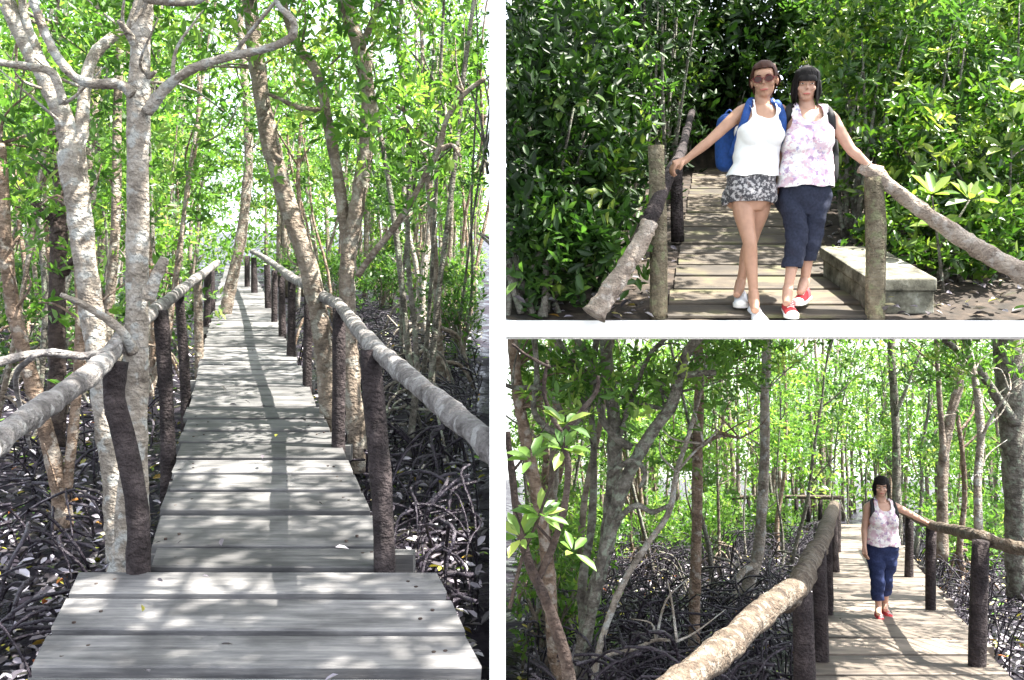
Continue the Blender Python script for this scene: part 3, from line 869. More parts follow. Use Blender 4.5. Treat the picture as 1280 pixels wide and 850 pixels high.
seen = {}
NTH = ['', 'second', 'third', 'fourth', 'fifth', 'sixth', 'seventh', 'eighth', 'ninth', 'tenth', 'eleventh', 'twelfth', 'thirteenth', 'fourteenth', 'fifteenth', 'sixteenth', 'seventeenth', 'eighteenth', 'nineteenth', 'twentieth', 'next', 'later', 'distant', 'remote', 'outer', 'back', 'last', 'final', 'end', 'far']
def unique(l):
    k = seen.get(l, 0); seen[l] = k + 1
    return l if k == 0 else l + ", " + NTH[k] + " nearest"
def wild_tree(x, y, zg, H, r, lean, bark, leafmat, nblob, per, leafL, keep, group, label, crown_lo=0.4, name="mangrove_tree", k=6, crown_r=1.0, stems=1):
    bw = {'bark_tan': 'brown', 'bark_pale': 'pale grey', 'bark_grey': 'dark grey', 'bark_orange': 'reddish'}[bark]
    lw = {'leaf_light': 'light leaved', 'leaf_mid': 'dark leaved'}[leafmat]
    ln = 'leaning left' if lean[0] < -.035 else 'leaning right' if lean[0] > .035 else 'upright'
    label = unique(("twin" if stems > 1 else "slender") + f" {bw} {lw} tree {ln}, {label}")
    root = empty(name, (x, y, zg), label, "tree", group)
    mb = MB(); tp = []
    for s in range(stems):
        p = Vector((x + s * 0.12, y, zg - 0.1)); pts = [p.copy()]; n = 6
        dirn = Vector((lean[0] + random.uniform(-.12, .12) * (1 + s), lean[1], 1))
        for i in range(1, n + 1):
            p = p + dirn * (H / n) + Vector((random.uniform(-.09, .09), random.uniform(-.07, .07), 0)) * (H / 4)
            pts.append(p.copy())
        rad = [r * 1.25] + [r * (1 - 0.62 * i / n) for i in range(1, n + 1)]
        mb.tube(pts, rad, 7, 3, 0.10, 0.05)
        tp += resample(pts, rad, 3)[0]
    for _ in range(3):
        i = random.randint(int(len(tp) * .35), len(tp) - 3)
        b = tp[i]; q = b + Vector((random.uniform(-.9, .9), random.uniform(-.6, .6), random.uniform(.4, 1.1))) * (H / 6)
        m_ = b.lerp(q, .5) + Vector((random.uniform(-.12, .12), 0, -.08))
        mb.tube([b, m_, q], [r * .45, r * .35, r * .2], 5, 3, 0.08); tp += [m_, q]
    if y < 17:
        for a in range(6):
            an = a * 1.05 + random.uniform(-.3, .3); L = random.uniform(.35, .7); h = random.uniform(.3, .75)
            e = Vector((x + math.cos(an) * L, y + math.sin(an) * L * .8, zg - .1))
            if keep(np.array([tuple(e)]))[0]: mb.tube([Vector((x, y, zg + h)), Vector((x + math.cos(an) * L * .55, y + math.sin(an) * L * .45, zg + h * .8)), e], [r * .5, r * .45, r * .35], 6, 4, .08)
    mb.build("trunk", M[bark], root)
    top = tp[-1]
    parts = []
    nlev = 3
    for lv in range(nlev):
        f = crown_lo + (1.02 - crown_lo) * (lv + 0.5) / nlev
        idx = min(len(tp) - 1, int(f * (n * 3)))
        c = tp[idx]
        cr = crown_r * random.uniform(0.75, 1.15)
        bl, pts = blob_points((c.x, c.y, zg + f * H), (cr, cr, H * (1 - crown_lo) / nlev * 0.75), max(2, nblob // nlev), per, 0.26)
        parts.append(rosettes(pts, k, leafL, keep=keep, tint_bias=random.uniform(-.12, .12)))
    foliage_obj("crown", parts, M[leafmat], root)
    return root

# -- crowd of thin trees round the left walkway
def deck_x(path, a, d): return a + path.dx * d
GL = "thin trees crowding both sides of the left walkway"
LL = "slender leafy tree among the crowd of thin trunks beside the left walkway"
cnt = 0
spots = []
tries = 0
while len(spots) < 96 and tries < 6000:
    tries += 1
    d = 7.0 + 27 * random.random() ** 1.15
    x = random.uniform(-0.66 * d, -0.043 * d) if random.random() < .72 else random.uniform(-.14 * d, -.043 * d)
    xc = deck_x(LP, 0.08, d)
    if abs(x - xc) < 1.05: continue
    if any((x - a) ** 2 + (d - b) ** 2 < .6 for a, b in spots): continue
    spots.append((x, d))
for x, d in sorted(spots, key=lambda q: q[1]):
    H = random.uniform(4.6, 7.5)
    wild_tree(x, d, gz_left(d), H, random.uniform(0.022, 0.055), (random.uniform(-.10, .10), random.uniform(-.05, .05)),
              random.choice(['bark_tan', 'bark_tan', 'bark_pale', 'bark_grey', 'bark_orange']), random.choice(['leaf_light', 'leaf_light', 'leaf_mid']),
              9 if x < deck_x(LP, .08, d) or d > 16 else 5, 18, 0.115 if d < 16 else 0.16, kL, GL, ('near ' if d < 12 else 'midway ' if d < 20 else 'far ') + ('left' if x < deck_x(LP, .08, d) else 'right') + ' of left walkway', crown_lo=random.uniform(.30, .5), k=8, crown_r=random.uniform(.8, 1.25), stems=random.choice([1, 1, 2]))
# low understorey bushes behind the rails
GB = "leafy undergrowth bushes beside the left walkway"
for d in sorted(random.uniform(10, 27) for i in range(30)):
    x = random.uniform(-0.64 * d, -0.05 * d)
    if x > deck_x(LP, .08, d) and d < 19: continue
    if abs(x - deck_x(LP, 0.08, d)) < 1.25: continue
    root = empty("mangrove_bush", (x, d, gz_left(d)),  unique("low leafy bush under the thin trees, " + ('left' if x < deck_x(LP, .08, d) else 'right') + " of left walkway"), "bush", GB)
    b, p = blob_points((x, d, gz_left(d) + .75), (.7, .6, .6), 12, 12)
    mb = MB()
    for q in b: mb.tube([Vector((x, d, gz_left(d) - .05)), Vector((x, d, gz_left(d) + .3)).lerp(Vector(q), .4), Vector(q)], [.018, .012, .005], 5, 3)
    mb.build("stems", M['bark_tan'], root)
    foliage_obj("foliage", [rosettes(p, 6, .13, keep=kL)], M['leaf_mid'], root)
# far wood beyond
parts = []; 
pts = np.stack([rng.uniform(-32, -1.5, 6000), rng.uniform(35.5, 48, 6000), rng.uniform(0, 1, 6000)], 1)
pts[:, 2] = gz_left(pts[:, 1]) + 0.2 + pts[:, 2] ** 1.5 * 12
parts.append(rosettes(pts, 5, 0.34, keep=kL))
tag(foliage_obj("far_forest", parts, M['leaf_light'], None, (-15, 36, 3)), "far green wood closing the view at the end of the left walkway", "forest", None, 'stuff')
mb = MB()
for i in range(90):
    d = random.uniform(24, 44); x = random.uniform(-.66 * d, -.06 * d)
    if abs(x - deck_x(LP, .08, d)) < 1.3: continue
    H = random.uniform(5, 9); z = gz_left(d); l = random.uniform(-.6, .6)
    mb.tube([Vector((x, d, z)), Vector((x + l * .4, d, z + H * .5)), Vector((x + l, d, z + H))], [.09, .07, .04], 5, 3, .1)
tag(mb.build("far_trunks", M['bark_tan'], None, loc=(-12, 34, 2)), "distant thin trunks at the end of the left walkway", "trunks", None, 'stuff')

# shade trees added, crowns out of view: dapple left walkway, shade the upper one
def overhead(label, base, top, blobs, L):
    root = empty("mangrove_tree", base, label, "tree")
    mb = MB(); tp = []
    b = Vector(base); t_ = Vector(top)
    pts = [b, b.lerp(t_, .35) + Vector((.15, .1, 0)), b.lerp(t_, .7) + Vector((-.1, 0, 0)), t_]
    mb.tube(pts, [.16, .13, .10, .06], 10, 6, .12, .1); mb.build("trunk", M['bark_pale'], root)
    tp = resample(pts, [1] * 4, 6)[0]
    parts = []
    for (c, r, nb, per) in blobs:
        c = Vector(c)
        st = min(tp, key=lambda p: (p - c).length + max(0, p.z - c.z + .3) * 2)
        lb = MB(); lb.tube([st, st.lerp(c, .5) + Vector((0, 0, .25)), c], [.06, .045, .02], 7, 5, .1); lb.build("branch", M['bark_pale'], root)
        bl, p = blob_points(c, r, nb, per, .14)
        parts.append(rosettes(p, 6, L, jit=.5))
    foliage_obj("crown", parts, M['leaf_mid'], root)
overhead("unseen shade tree added behind the viewer, its crown dappling the left walkway", (2.6, -2.2, -2.3), (2.0, .4, 4.4),
    [((1.7, 2.4, 4.4), (1.3, .8, .3), 36, 9), ((1.3, 3.5, 4.6), (1.2, .8, .3), 24, 9), ((.9, 4.9, 4.8), (1.1, .9, .3), 12, 9), ((.4, 6.4, 5.0), (1.0, .9, .3), 9, 9)], .19)
overhead("tall tree added in the thicket for shade, its unseen crown over the terrace", (.35, 9.9, 1.4), (.6, 9.5, 5.4),
    [((.1, 8.0, 5.3), (1.0, .9, .3), 8, 9), ((-.5, 9.8, 5.5), (1.0, .9, .3), 7, 9), ((-1.1, 11.8, 5.7), (1.0, 1.0, .3), 6, 9), ((3.6, 7.2, 4.4), (.8, .7, .3), 14, 9), ((3.7, 8.5, 4.9), (.8, .8, .3), 14, 9)], .19)

# -- roots, fallen leaves and pale painted glints on the mud
def root_arcs(name, label, spots, gz, keepx, mat, loc):
    mb = MB()
    for (x, y, n, hh, rr) in spots:
        for j in range(n):
            a = random.uniform(0, 6.283); L = rr * random.uniform(.5, 1.2); h = hh * random.uniform(.5, 1.15)
            ex, ey = x + math.cos(a) * L, y + math.sin(a) * L * .8
            if not (keepx(ex, ey) and keepx(x, y)): continue
            z0 = gz(y); z1 = gz(ey)
            w = random.uniform(-.08, .08)
            r = random.uniform(.006, .013)
            mb.tube([Vector((x, y, z0 + h)), Vector((x + (ex-x)*.4 + w, y + (ey-y)*.4, z0 + h * .92)), Vector((x + (ex-x)*.8, y + (ey-y)*.8 + w, z0 + h * .5)), Vector((ex, ey, z1 - .05))], [r, r, r * .85, r * .7], 5, 3, .05, capped=False)
    tag(mb.build(name, mat, None, loc=loc), label, "roots", None, 'stuff')
def kxL(x, y): return x < -.037 * y and abs(x - deck_x(LP, .08, y)) > .72
def kxD(x, y): return x > .012 * y and abs(x - deck_x(DP, .48, y)) > .80
sp_ = []
for i in range(420):
    d = 3.4 + 18 * random.random() ** 1.5; sp_.append((random.uniform(-.68 * d, -.04 * d) if random.random() < .7 else random.uniform(-.2 * d, -.04 * d), d, random.randint(3, 6), random.uniform(.12, .5), random.uniform(.3, .65)))
root_arcs("mangrove_roots", "tangle of arching mangrove roots over dark mud beside the left walkway", sp_, gz_left, kxL, M['root'], (-2, 8, -1))
sp_ = []
for i in range(560):
    d = 5.6 + 22 * random.random() ** 1.5; sp_.append((random.uniform(.01 * d, .66 * d), d, random.randint(4, 7), random.uniform(.35, .95), random.uniform(.5, 1.0)))
root_arcs("mangrove_roots", "tangle of arching mangrove roots over dark mud around the lower walkway", sp_, gz_low, kxD, M['root'], (4, 10, -3))
def litter_glint(name, label, n, xr, yr, gz, keep, L, loc, fine=True):
    y = yr[0] + (yr[1] - yr[0]) * rng.uniform(0, 1, n) ** 1.6
    x = y * rng.uniform(xr[0], xr[1], n)
    P = np.stack([x, y, gz(y) + rng.uniform(.02, .12, n)], 1)
    P = P[keep(P)]; n = len(P)
    a = rng.uniform(0, 6.283, n); D = unit(np.stack([np.cos(a), np.sin(a), rng.normal(0, .35, n)], 1))
    Nn = unit(np.stack([rng.normal(0, .45, n), rng.normal(0, .45, n), np.ones(n)], 1))
    ln = L * rng.uniform(.5, 1.3, n)
    tag(foliage_obj(name, [leaves_np(P, D, Nn, ln, ln * .46, rng.uniform(0, 1, n), fine)], M['litter_glint'], None, loc), label, "leaves", None, 'stuff')
litter_glint("fallen_leaves", "fallen leaves and pale painted glints over the mud beside the left walkway", 14000, (-.70, -.035), (2.4, 16), gz_left, kL, .075, (-2, 6, -1))
litter_glint("fallen_leaves", "fallen leaves and pale painted glints over the mud around the lower walkway", 12000, (.005, .66), (5.5, 22), gz_low, keep_R, .09, (3, 9, -3))

litter_glint("fallen_leaves", "few fallen leaves lying on the boards of the left walkway", 1500, (-.5, -.02), (2.6, 14), lambda y: LP.z(y) - .012,
       lambda c: (np.abs(c[:, 0] - (LP.dx * c[:, 1] + .06)) < .5) & (rng.uniform(0, 1, len(c)) < .06), .05, (-1.5, 5, -.8))
# -- lower picture
kD = keep_D
hero("gnarled grey mangrove with many twisting stems from one base, left of the lower walkway", 'bark_grey', at(725, 855, 6.9),
     [([(722, 880), (724, 840), (738, 760), (756, 690), (766, 610), (768, 530), (760, 470), (756, 410)], 6.9, 7.0, [26.8, 22.8, 20.1, 18.7, 20.1, 18.1, 16.8, 16.1])],
     [([(758, 690), (768, 640), (786, 592), (812, 545), (840, 505), (850, 465), (862, 436), (886, 410)], 6.8, 6.6, [18.7, 18.7, 18.1, 16.1, 15.4, 14.1, 12.7, 11.4]),
      ([(852, 470), (872, 467), (895, 466)], 6.6, 6.5, [8.6, 8.6, 7.8]),
      ([(790, 560), (768, 545), (752, 520), (746, 480), (736, 450), (720, 420), (710, 400)], 6.8, 7.0, [10.8, 10.1, 9.4, 8.7, 8.1, 8.6, 7.8]),
      ([(730, 800), (728, 730), (740, 650), (742, 560), (738, 490), (746, 420)], 7.0, 7.3, [13.4, 12.0, 10.8, 8.7, 8.1, 8.6]),
      ([(712, 850), (738, 770), (752, 700), (776, 640)], 6.6, 6.7, [14.8, 14.8, 13.4, 12.0]),
      ([(770, 650), (795, 632), (815, 640), (836, 632)], 6.6, 6.4, [8.7, 7.8, 7.0, 5.5]),
      ([(775, 545), (785, 510), (800, 470), (815, 440), (836, 420)], 6.9, 7.0, [7.0, 7.0, 6.2, 6.2, 5.5]),
      ([(755, 469), (732, 494), (727, 520), (696, 540), (668, 515), (671, 474), (668, 428), (660, 400)], 6.8, 6.4, [9.0, 9.0, 9.0, 9.0, 8.0, 8.0, 7.0, 6.0]),
      ([(706, 520), (681, 487), (640, 484), (615, 470)], 6.6, 6.3, [7.0, 7.0, 6.0, 5.0]),
      ([(748, 500), (735, 470), (712, 450), (696, 420)], 7.1, 7.2, [9.0, 8.0, 8.0, 7.0]),
      ([(766, 590), (790, 575), (806, 590), (800, 610)], 6.7, 6.5, [8.0, 7.0, 6.0, 4.0]),
      ([(790, 500), (830, 510), (850, 490)], 6.9, 6.8, [5.5, 5.5, 4.7])],
     [((.8, 7.0, -.55), (.7, .8, .3), 9, 9), ((1.5, 7.3, -.5), (.6, .8, .3), 6, 9)], leafmat='leaf_light', keep=kD, leafL=.095)
hero("smooth salmon brown stem leaning left at the left edge beside the gnarled mangrove", 'bark_orange', at(700, 870, 6.6),
     [([(704, 880), (692, 800), (686, 720), (676, 640), (662, 570), (650, 510), (644, 460), (640, 415)], 6.6, 6.7, [20.3, 18.7, 17.9, 17.2, 16.4, 15.6, 14.8, 14.0])],
     [], [((.3, 6.9, -.5), (.35, .6, .3), 6, 9)], leafmat='leaf_light', keep=kD, leafL=.095)
hero("dark crooked stem with bare upward branches, nearest the left edge of the lower view", 'bark_dark', at(706, 870, 5.4),
     [([(716, 880), (706, 820), (684, 755), (660, 700), (646, 640), (640, 590), (634, 540)], 5.35, 5.2, [18.7, 17.2, 14.8, 13.3, 10.9, 9.4, 7.8])],
     [([(672, 725), (692, 680), (706, 630), (710, 580), (704, 545), (722, 520), (745, 490), (748, 470)], 5.3, 5.2, [10.9, 10.1, 9.4, 8.6, 7.8, 7.0, 6.2, 4.7]),
      ([(704, 545), (690, 520), (680, 490), (684, 450)], 5.2, 5.2, [7.0, 6.2, 5.5, 4.7]),
      ([(688, 460), (660, 445), (640, 430)], 5.2, 5.1, [4.7, 3.9, 3.1])], None, keep=kD)
hero("thin pale dead pole slanting up to the right across the gnarled mangrove", 'bark_pale', at(742, 850, 6.4),
     [([(742, 850), (752, 800), (776, 735), (806, 685), (836, 640), (846, 590), (862, 540), (878, 480), (884, 440)], 6.4, 7.2, [9, 9, 9, 8, 8, 7, 6, 5, 4])],
     [([(740, 822), (790, 812), (820, 800), (846, 802)], 6.3, 6.1, [6, 5, 5, 3]), ([(846, 590), (868, 565), (880, 555)], 6.8, 6.7, [4, 3, 3])], None, keep=kD, name="dead_pole")
hero("slim reddish trunk standing alone between the gnarled mangrove and the thick tan log rail", 'bark_orange', at(868, 825, 8.6),
     [([(868, 835), (868, 760), (871, 660), (872, 560), (874, 480), (872, 410)], 8.6, 8.7, [17, 15, 14, 14, 13, 12])],
     [([(872, 560), (900, 545), (925, 548)], 8.6, 8.4, [5, 4, 3])], [((2.2, 8.9, -.5), (.6, .6, .35), 8, 10), ((2.0, 8.9, -1.5), (.4, .5, .3), 4, 9)], leafmat='leaf_light', keep=kD)
hero("pale grey trunk with a leaning rooty foot, left of the lower walkway's left rail", 'bark_pale', at(945, 735, 11.0),
     [([(930, 745), (946, 700), (952, 640), (956, 560), (956, 490), (960, 410)], 11.0, 11.2, [16, 15, 14, 13, 12, 11])],
     [([(944, 705), (925, 720), (915, 760)], 11.0, 10.6, [9, 8, 6])], [((3.4, 11.2, -.3), (.9, .8, .5), 10, 11)], leafmat='leaf_light', keep=kD)
hero("thick grey brown trunk right of the lower walkway, a bough reaching left", 'bark_grey', at(1272, 735, 10.2),
     [([(1276, 745), (1272, 690), (1270, 610), (1266, 540), (1262, 480), (1256, 405)], 10.2, 10.3, [34, 30, 30, 31, 33, 34])],
     [([(1270, 530), (1245, 495), (1222, 460), (1200, 440), (1180, 425)], 10.1, 9.8, [14, 12, 11, 9, 8]),
      ([(1258, 470), (1290, 440), (1320, 400)], 10.2, 10.2, [16, 14, 12])],
     [((7.2, 10.0, .3), (1.0, 1.4, 1.0), 14, 13), ((7.0, 8.6, .9), (.7, 1.0, .8), 9, 12), ((4.6, 4.4, .6), (.7, .9, .4), 12, 12), ((5.6, 6.0, .7), (.9, .8, .5), 7, 12), ((6.2, 7.4, .6), (.8, .8, .5), 6, 12)], leafmat='leaf_mid', keep=None)  # nearer leaf masses are out of view, added to dapple the lower walkway
hero("slim pale tree rising by the right rail close behind the nearest right post", 'bark_pale', at(1222, 740, 9.2),
     [([(1224, 750), (1223, 660), (1222, 600), (1226, 540), (1218, 470), (1205, 420)], 9.2, 9.6, [12, 11, 10, 10, 9, 8])], [([(1222, 560), (1240, 520), (1262, 490)], 9.3, 9.2, [5, 4, 3])],
     [((5.1, 9.5, -.5), (.6, .7, .35), 8, 10)], leafmat='leaf_light', keep=kD)
hero("brown trunk forking into a V above the woman's outstretched arm", 'bark_tan', at(1180, 690, 13.0),
     [([(1178, 700), (1178, 620), (1180, 570), (1186, 530), (1198, 480), (1204, 420)], 13.0, 13.2, [15, 13, 13, 13, 12, 11])], [([(1180, 575), (1176, 520), (1172, 460), (1170, 410)], 13, 13, [8, 7, 6, 6])],
     [((6.8, 13.2, 0), (1.0, .8, .7), 10, 11)], leafmat='leaf_light', keep=kD)
hero("dull brown upright trunk straight above and behind the walking woman's head", 'bark_grey', at(1120, 670, 15.0),
     [([(1122, 680), (1121, 610), (1120, 540), (1116, 470), (1112, 400)], 15, 15.2, [13, 11, 10, 10, 9])], [([(1119, 520), (1135, 480), (1150, 440)], 15, 15, [5, 4, 4])],
     [((6.9, 15.3, 0), (1.2, .9, .9), 10, 11)], leafmat='leaf_light', keep=kD)

GD = "thin trees filling the wood behind the lower walkway"
LD = "slender leafy tree in the bright wood behind the lower walkway"
spots = [(.02 * q + .12, q) for q in (8.8, 10.2, 12.0, 14.5, 17.5, 21)]; tries = 0
while len(spots) < 88 and tries < 6000:
    tries += 1
    d = 13.0 + 26 * random.random() ** 1.15
    x = random.uniform(0.01 * d, 0.64 * d)
    if abs(x - deck_x(DP, .48, d)) < 1.1 and d < 26: continue
    if any((x - a) ** 2 + (d - b) ** 2 < 1.2 for a, b in spots): continue
    spots.append((x, d))
for x, d in sorted(spots, key=lambda q: q[1]):
    H = random.uniform(4.6, 7.0)
    wild_tree(x, d, gz_low(d), H, random.uniform(0.025, 0.065), (random.uniform(-.10, .10), random.uniform(-.05, .05)),
              random.choice(['bark_tan', 'bark_pale', 'bark_grey', 'bark_grey', 'bark_orange']), random.choice(['leaf_light', 'leaf_light', 'leaf_mid']),
              9, 16, 0.12 if d < 18 else 0.16, kD, GD, ('near ' if d < 15 else 'midway ' if d < 23 else 'far ') + ('left' if x < deck_x(DP, .48, d) else 'right') + ' of lower walkway', crown_lo=random.uniform(.28, .5), k=7, crown_r=random.uniform(.8, 1.25), stems=random.choice([1, 1, 2]))
GB2 = "leafy undergrowth bushes around the lower walkway"
for d in sorted(random.uniform(15, 30) for i in range(34)):
    x = random.uniform(.02 * d, .63 * d)
    if abs(x - deck_x(DP, .48, d)) < 1.3: continue
    z = gz_low(d)
    root = empty("mangrove_bush", (x, d, z),  unique("low bright bush over the roots, " + ('left' if x < deck_x(DP, .48, d) else 'right') + " of lower walkway"), "bush", GB2)
    b, p = blob_points((x, d, z + .9), (.6, .55, .55), 10, 10)
    mb = MB()
    for q in b: mb.tube([Vector((x, d, z - .05)), Vector((x, d, z + .3)).lerp(Vector(q), .4), Vector(q)], [.018, .012, .005], 5, 3)
    mb.build("stems", M['bark_tan'], root)
    foliage_obj("foliage", [rosettes(p, 6, .13, keep=kD)], M['leaf_light'], root)
for x, d in ((.36, 8.4), (.5, 10.4), (.55, 12.6), (.7, 15.2), (.9, 18.5), (1.1, 22)):
    z = gz_low(d)
    root = empty("mangrove_bush", (x, d, z), unique("leafy bush low against the white partition wall, left edge of lower view"), "bush", GB2)
    b, p = blob_points((x + .1, d, z + .95), (.5, .4, .8), 12, 12)
    mb = MB()
    for q in b: mb.tube([Vector((x, d, z - .05)), Vector((x, d, z + .3)).lerp(Vector(q), .4), Vector(q)], [.018, .012, .005], 5, 3)
    mb.build("stems", M['bark_tan'], root)
    foliage_obj("foliage", [rosettes(p, 7, .11, keep=kD)], M['leaf_light'], root)
for x, d in ((-.75, 12.5), (-.95, 15.0), (-1.15, 18.0), (-1.4, 22.0)):
    z = gz_left(d)
    root = empty("mangrove_bush", (x, d, z), unique("leafy bush low against the white partition wall, right edge of left view"), "bush", GB)
    b, p = blob_points((x - .1, d, z + .8), (.5, .4, .7), 12, 12)
    mb = MB()
    for q in b: mb.tube([Vector((x, d, z - .05)), Vector((x, d, z + .3)).lerp(Vector(q), .4), Vector(q)], [.018, .012, .005], 5, 3)
    mb.build("stems", M['bark_tan'], root)
    foliage_obj("foliage", [rosettes(p, 7, .11, keep=kL)], M['leaf_mid'], root)
pts = np.stack([rng.uniform(.6, 40, 4200), rng.uniform(34, 56, 4200), rng.uniform(0, 1, 4200)], 1)
pts[:, 2] = gz_low(pts[:, 1]) + 0.3 + pts[:, 2] ** 1.1 * 9
tag(foliage_obj("far_forest", [rosettes(pts, 5, 0.34, keep=kD)], M['leaf_light'], None, (18, 42, -8)), "far green wood closing the view behind the lower walkway", "forest", None, 'stuff')
mb = MB()
for i in range(90):
    d = random.uniform(27, 48); x = random.uniform(.03 * d, .64 * d)
    H = random.uniform(5, 8); z = gz_low(d); l = random.uniform(-.6, .6)
    mb.tube([Vector((x, d, z)), Vector((x + l * .4, d, z + H * .5)), Vector((x + l, d, z + H))], [.09, .07, .04], 5, 3, .1)
tag(mb.build("far_trunks", M['bark_tan'], None, loc=(14, 36, -7)), "distant thin trunks behind the lower walkway", "trunks", None, 'stuff')

# young plant with big leaves hanging in at the left edge: every leaf its own part
def big_leaf(root, base, D, Nn, L, Wd, mat, tint):
    V, Q, T = leaves_np(np.array([base]), unit(np.array([D])), unit(np.array([Nn])), np.array([L]), np.array([Wd]), np.array([tint]), True)
    off = wloc(root)
    me = np_mesh("leaf", V - np.array(off), quads=Q, tint=T, smooth=True)
    link("leaf", me, mat, root)
def big_sapling(label, base, stems, whorls, L, mat, group=None, stem_mat='bark_dark'):
    root = empty("mangrove_sapling", base, label, "sapling", group)
    mb = MB()
    for pts, rad in stems: mb.tube(pts, rad, 6, 4, .05)
    mb.build("stem", M[stem_mat], root)
    for c, n, ax in whorls:
        ax = Vector(ax).normalized(); u = ax.orthogonal().normalized(); v = ax.cross(u)
        for i in range(n):
            a = i * 2.399 + random.uniform(-.3, .3); th = math.radians(random.uniform(45, 95))
            D = ax * math.cos(th) + (u * math.cos(a) + v * math.sin(a)) * math.sin(th)
            l = L * random.uniform(.7, 1.2)
            big_leaf(root, tuple(Vector(c) + D * .02), tuple(D), tuple(ax), l, l * .42, M[mat], random.uniform(.45, 1))
    return root
d = 4.6
big_sapling("young mangrove shoot with large bright green leaves at the left edge of the lower view", at(640, 745, d),
    [([at(637, 760, d), at(652, 700, d), at(668, 660, d), at(676, 640, d)], [.012, .010, .008, .005]),
     ([at(668, 662, d), at(690, 600, d), at(702, 570, d), at(706, 545, d)], [.009, .008, .007, .004]),
     ([at(660, 680, d), at(645, 640, d), at(640, 600, d)], [.007, .006, .004])],
    [(at(676, 645, d), 11, (.1, -.5, 1)), (at(704, 562, d), 11, (.1, -.5, .9)), (at(652, 672, d), 8, (-.3, -.5, .8)), (at(706, 530, d), 7, (.1, -.4, 1)), (at(665, 575, d), 7, (-.2, -.4, 1)), (at(716, 690, d), 5, (.2, -.4, 1))], .135, 'leaf_mid')

# -- upper picture: thickets either side of the climbing walkway
kU = keep_U
def thicket(x, y, H, r, leafmat, nb, per, L, label, group, k=8, ratio=.40, stem='bark_grey', bias=0.0, fine=True):
    z = UP.z(y)
    root = empty("mangrove_bush", (x, y, z - .03), label, "bush", group)
    b, p = blob_points((x, y, z + H * .54), (r, r * .8, H * .52), nb, per, .22)
    mb = MB()
    for q in b[:max(5, nb // 3)]:
        q = Vector(q)
        if q.z < z: q.z = z + .3
        b0 = Vector((x + random.uniform(-.2, .2), y + random.uniform(-.15, .15), z - .06))
        mb.tube([b0, b0.lerp(q, .45) + Vector((random.uniform(-.1, .1), 0, .15)), q], [.024, .018, .006], 6, 3, .08)
    mb.build("stems", M[stem], root)
    foliage_obj("foliage", [rosettes(p, k, L, ratio=ratio, keep=kU, fine=fine, tint_bias=bias)], M[leafmat], root)
uxl = lambda y: UP.edge(834, 395) + UP.dx * y
uxr = lambda y: UP.edge(1082, 395) + UP.dx * y
GUl = "dark thicket left of the climbing walkway"; LUl = "dense dark green bush in the shady thicket left of the climbing walkway"
GUr = "sunlit thicket right of the climbing walkway"; LUr = "dense glossy green bush in the sunlit thicket right of the climbing walkway"
GUb = "bushes closing the head of the climbing walkway"; LUb = "tall dark bush closing in behind the head of the climbing walkway"
ORD = ['nearest', 'second', 'third', 'fourth', 'fifth', 'sixth', 'seventh', 'eighth', 'ninth', 'tenth', 'eleventh', 'twelfth']
ROW = ['front', 'second', 'third', 'fourth', 'fifth', 'sixth', 'seventh', 'back']
for rw, (y, H) in enumerate(((5.72, .75), (6.0, 1.5), (6.7, 2.1), (7.5, 2.5), (8.5, 2.7), (9.6, 2.9), (10.8, 3.1), (11.8, 3.3))):
    xa = -.006 * y + .25; xb = uxl(y) - (.85 if y < 9 else .45)
    n = max(1, int(round((xb - xa) / (.62 if y < 9 else .8))))
    for i in range(n + 1):
        x = xa + (xb - xa) * i / n + random.uniform(-.1, .1)
        h = H * random.uniform(.85, 1.2)
        if 5.9 < y < 6.5 and x > uxl(y) - .75: h *= .45
        if y < 5.9: x = min(x - .05, uxl(y) - .42)
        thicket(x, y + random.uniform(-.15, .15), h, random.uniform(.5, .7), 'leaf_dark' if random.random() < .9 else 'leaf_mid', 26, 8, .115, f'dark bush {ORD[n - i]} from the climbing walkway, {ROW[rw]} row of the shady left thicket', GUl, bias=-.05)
for rw, (y, H) in enumerate(((6.5, .6), (7.0, 1.5), (7.6, 2.1), (8.4, 2.5), (9.4, 2.8), (10.6, 3.1), (11.7, 3.3))):
    xa = uxr(y) + (.55 if y > 7.5 else .9); xb = .62 * y + .1
    n = max(1, int(round((xb - xa) / (.62 if y < 9 else .85))))
    for i in range(n + 1):
        x = xa + (xb - xa) * i / n + random.uniform(-.1, .1)
        if y < 6.8 and (x > 3.55): continue
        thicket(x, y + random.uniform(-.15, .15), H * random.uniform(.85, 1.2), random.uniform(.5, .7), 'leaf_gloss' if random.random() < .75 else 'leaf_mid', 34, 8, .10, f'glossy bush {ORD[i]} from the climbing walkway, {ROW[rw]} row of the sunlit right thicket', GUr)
for rw, y in enumerate((12.2, 12.45)):
    for i in range(10):
        x = -.1 + i * (.64 * y) / 9.0 + random.uniform(-.2, .2)
        inn = uxl(y) - .2 < x < uxr(y) + .2
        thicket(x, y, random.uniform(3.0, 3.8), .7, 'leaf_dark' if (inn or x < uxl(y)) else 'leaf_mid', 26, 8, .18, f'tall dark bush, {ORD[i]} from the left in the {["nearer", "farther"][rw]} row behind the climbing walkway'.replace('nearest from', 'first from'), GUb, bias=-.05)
hero("unseen shade tree added right of the terrace, its boughs over the two women", 'bark_grey', at(1690, 1000, 5.0),
     [([(1690, 1000), (1690, 600), (1660, 200), (1560, -200), (1440, -330)], 5.0, 5.3, [40, 34, 30, 22, 12])],
     [([(1650, 180), (1500, -150), (1300, -320), (1180, -330)], 5.1, 5.4, [22, 18, 12, 7])],
     [((3.0, 5.2, 3.7), (.8, .7, .4), 14, 12), ((2.2, 5.4, 3.6), (.6, .7, .4), 8, 12)], leafmat='leaf_mid', keep=None)  # whole tree out of view, added to put the women in partial shade
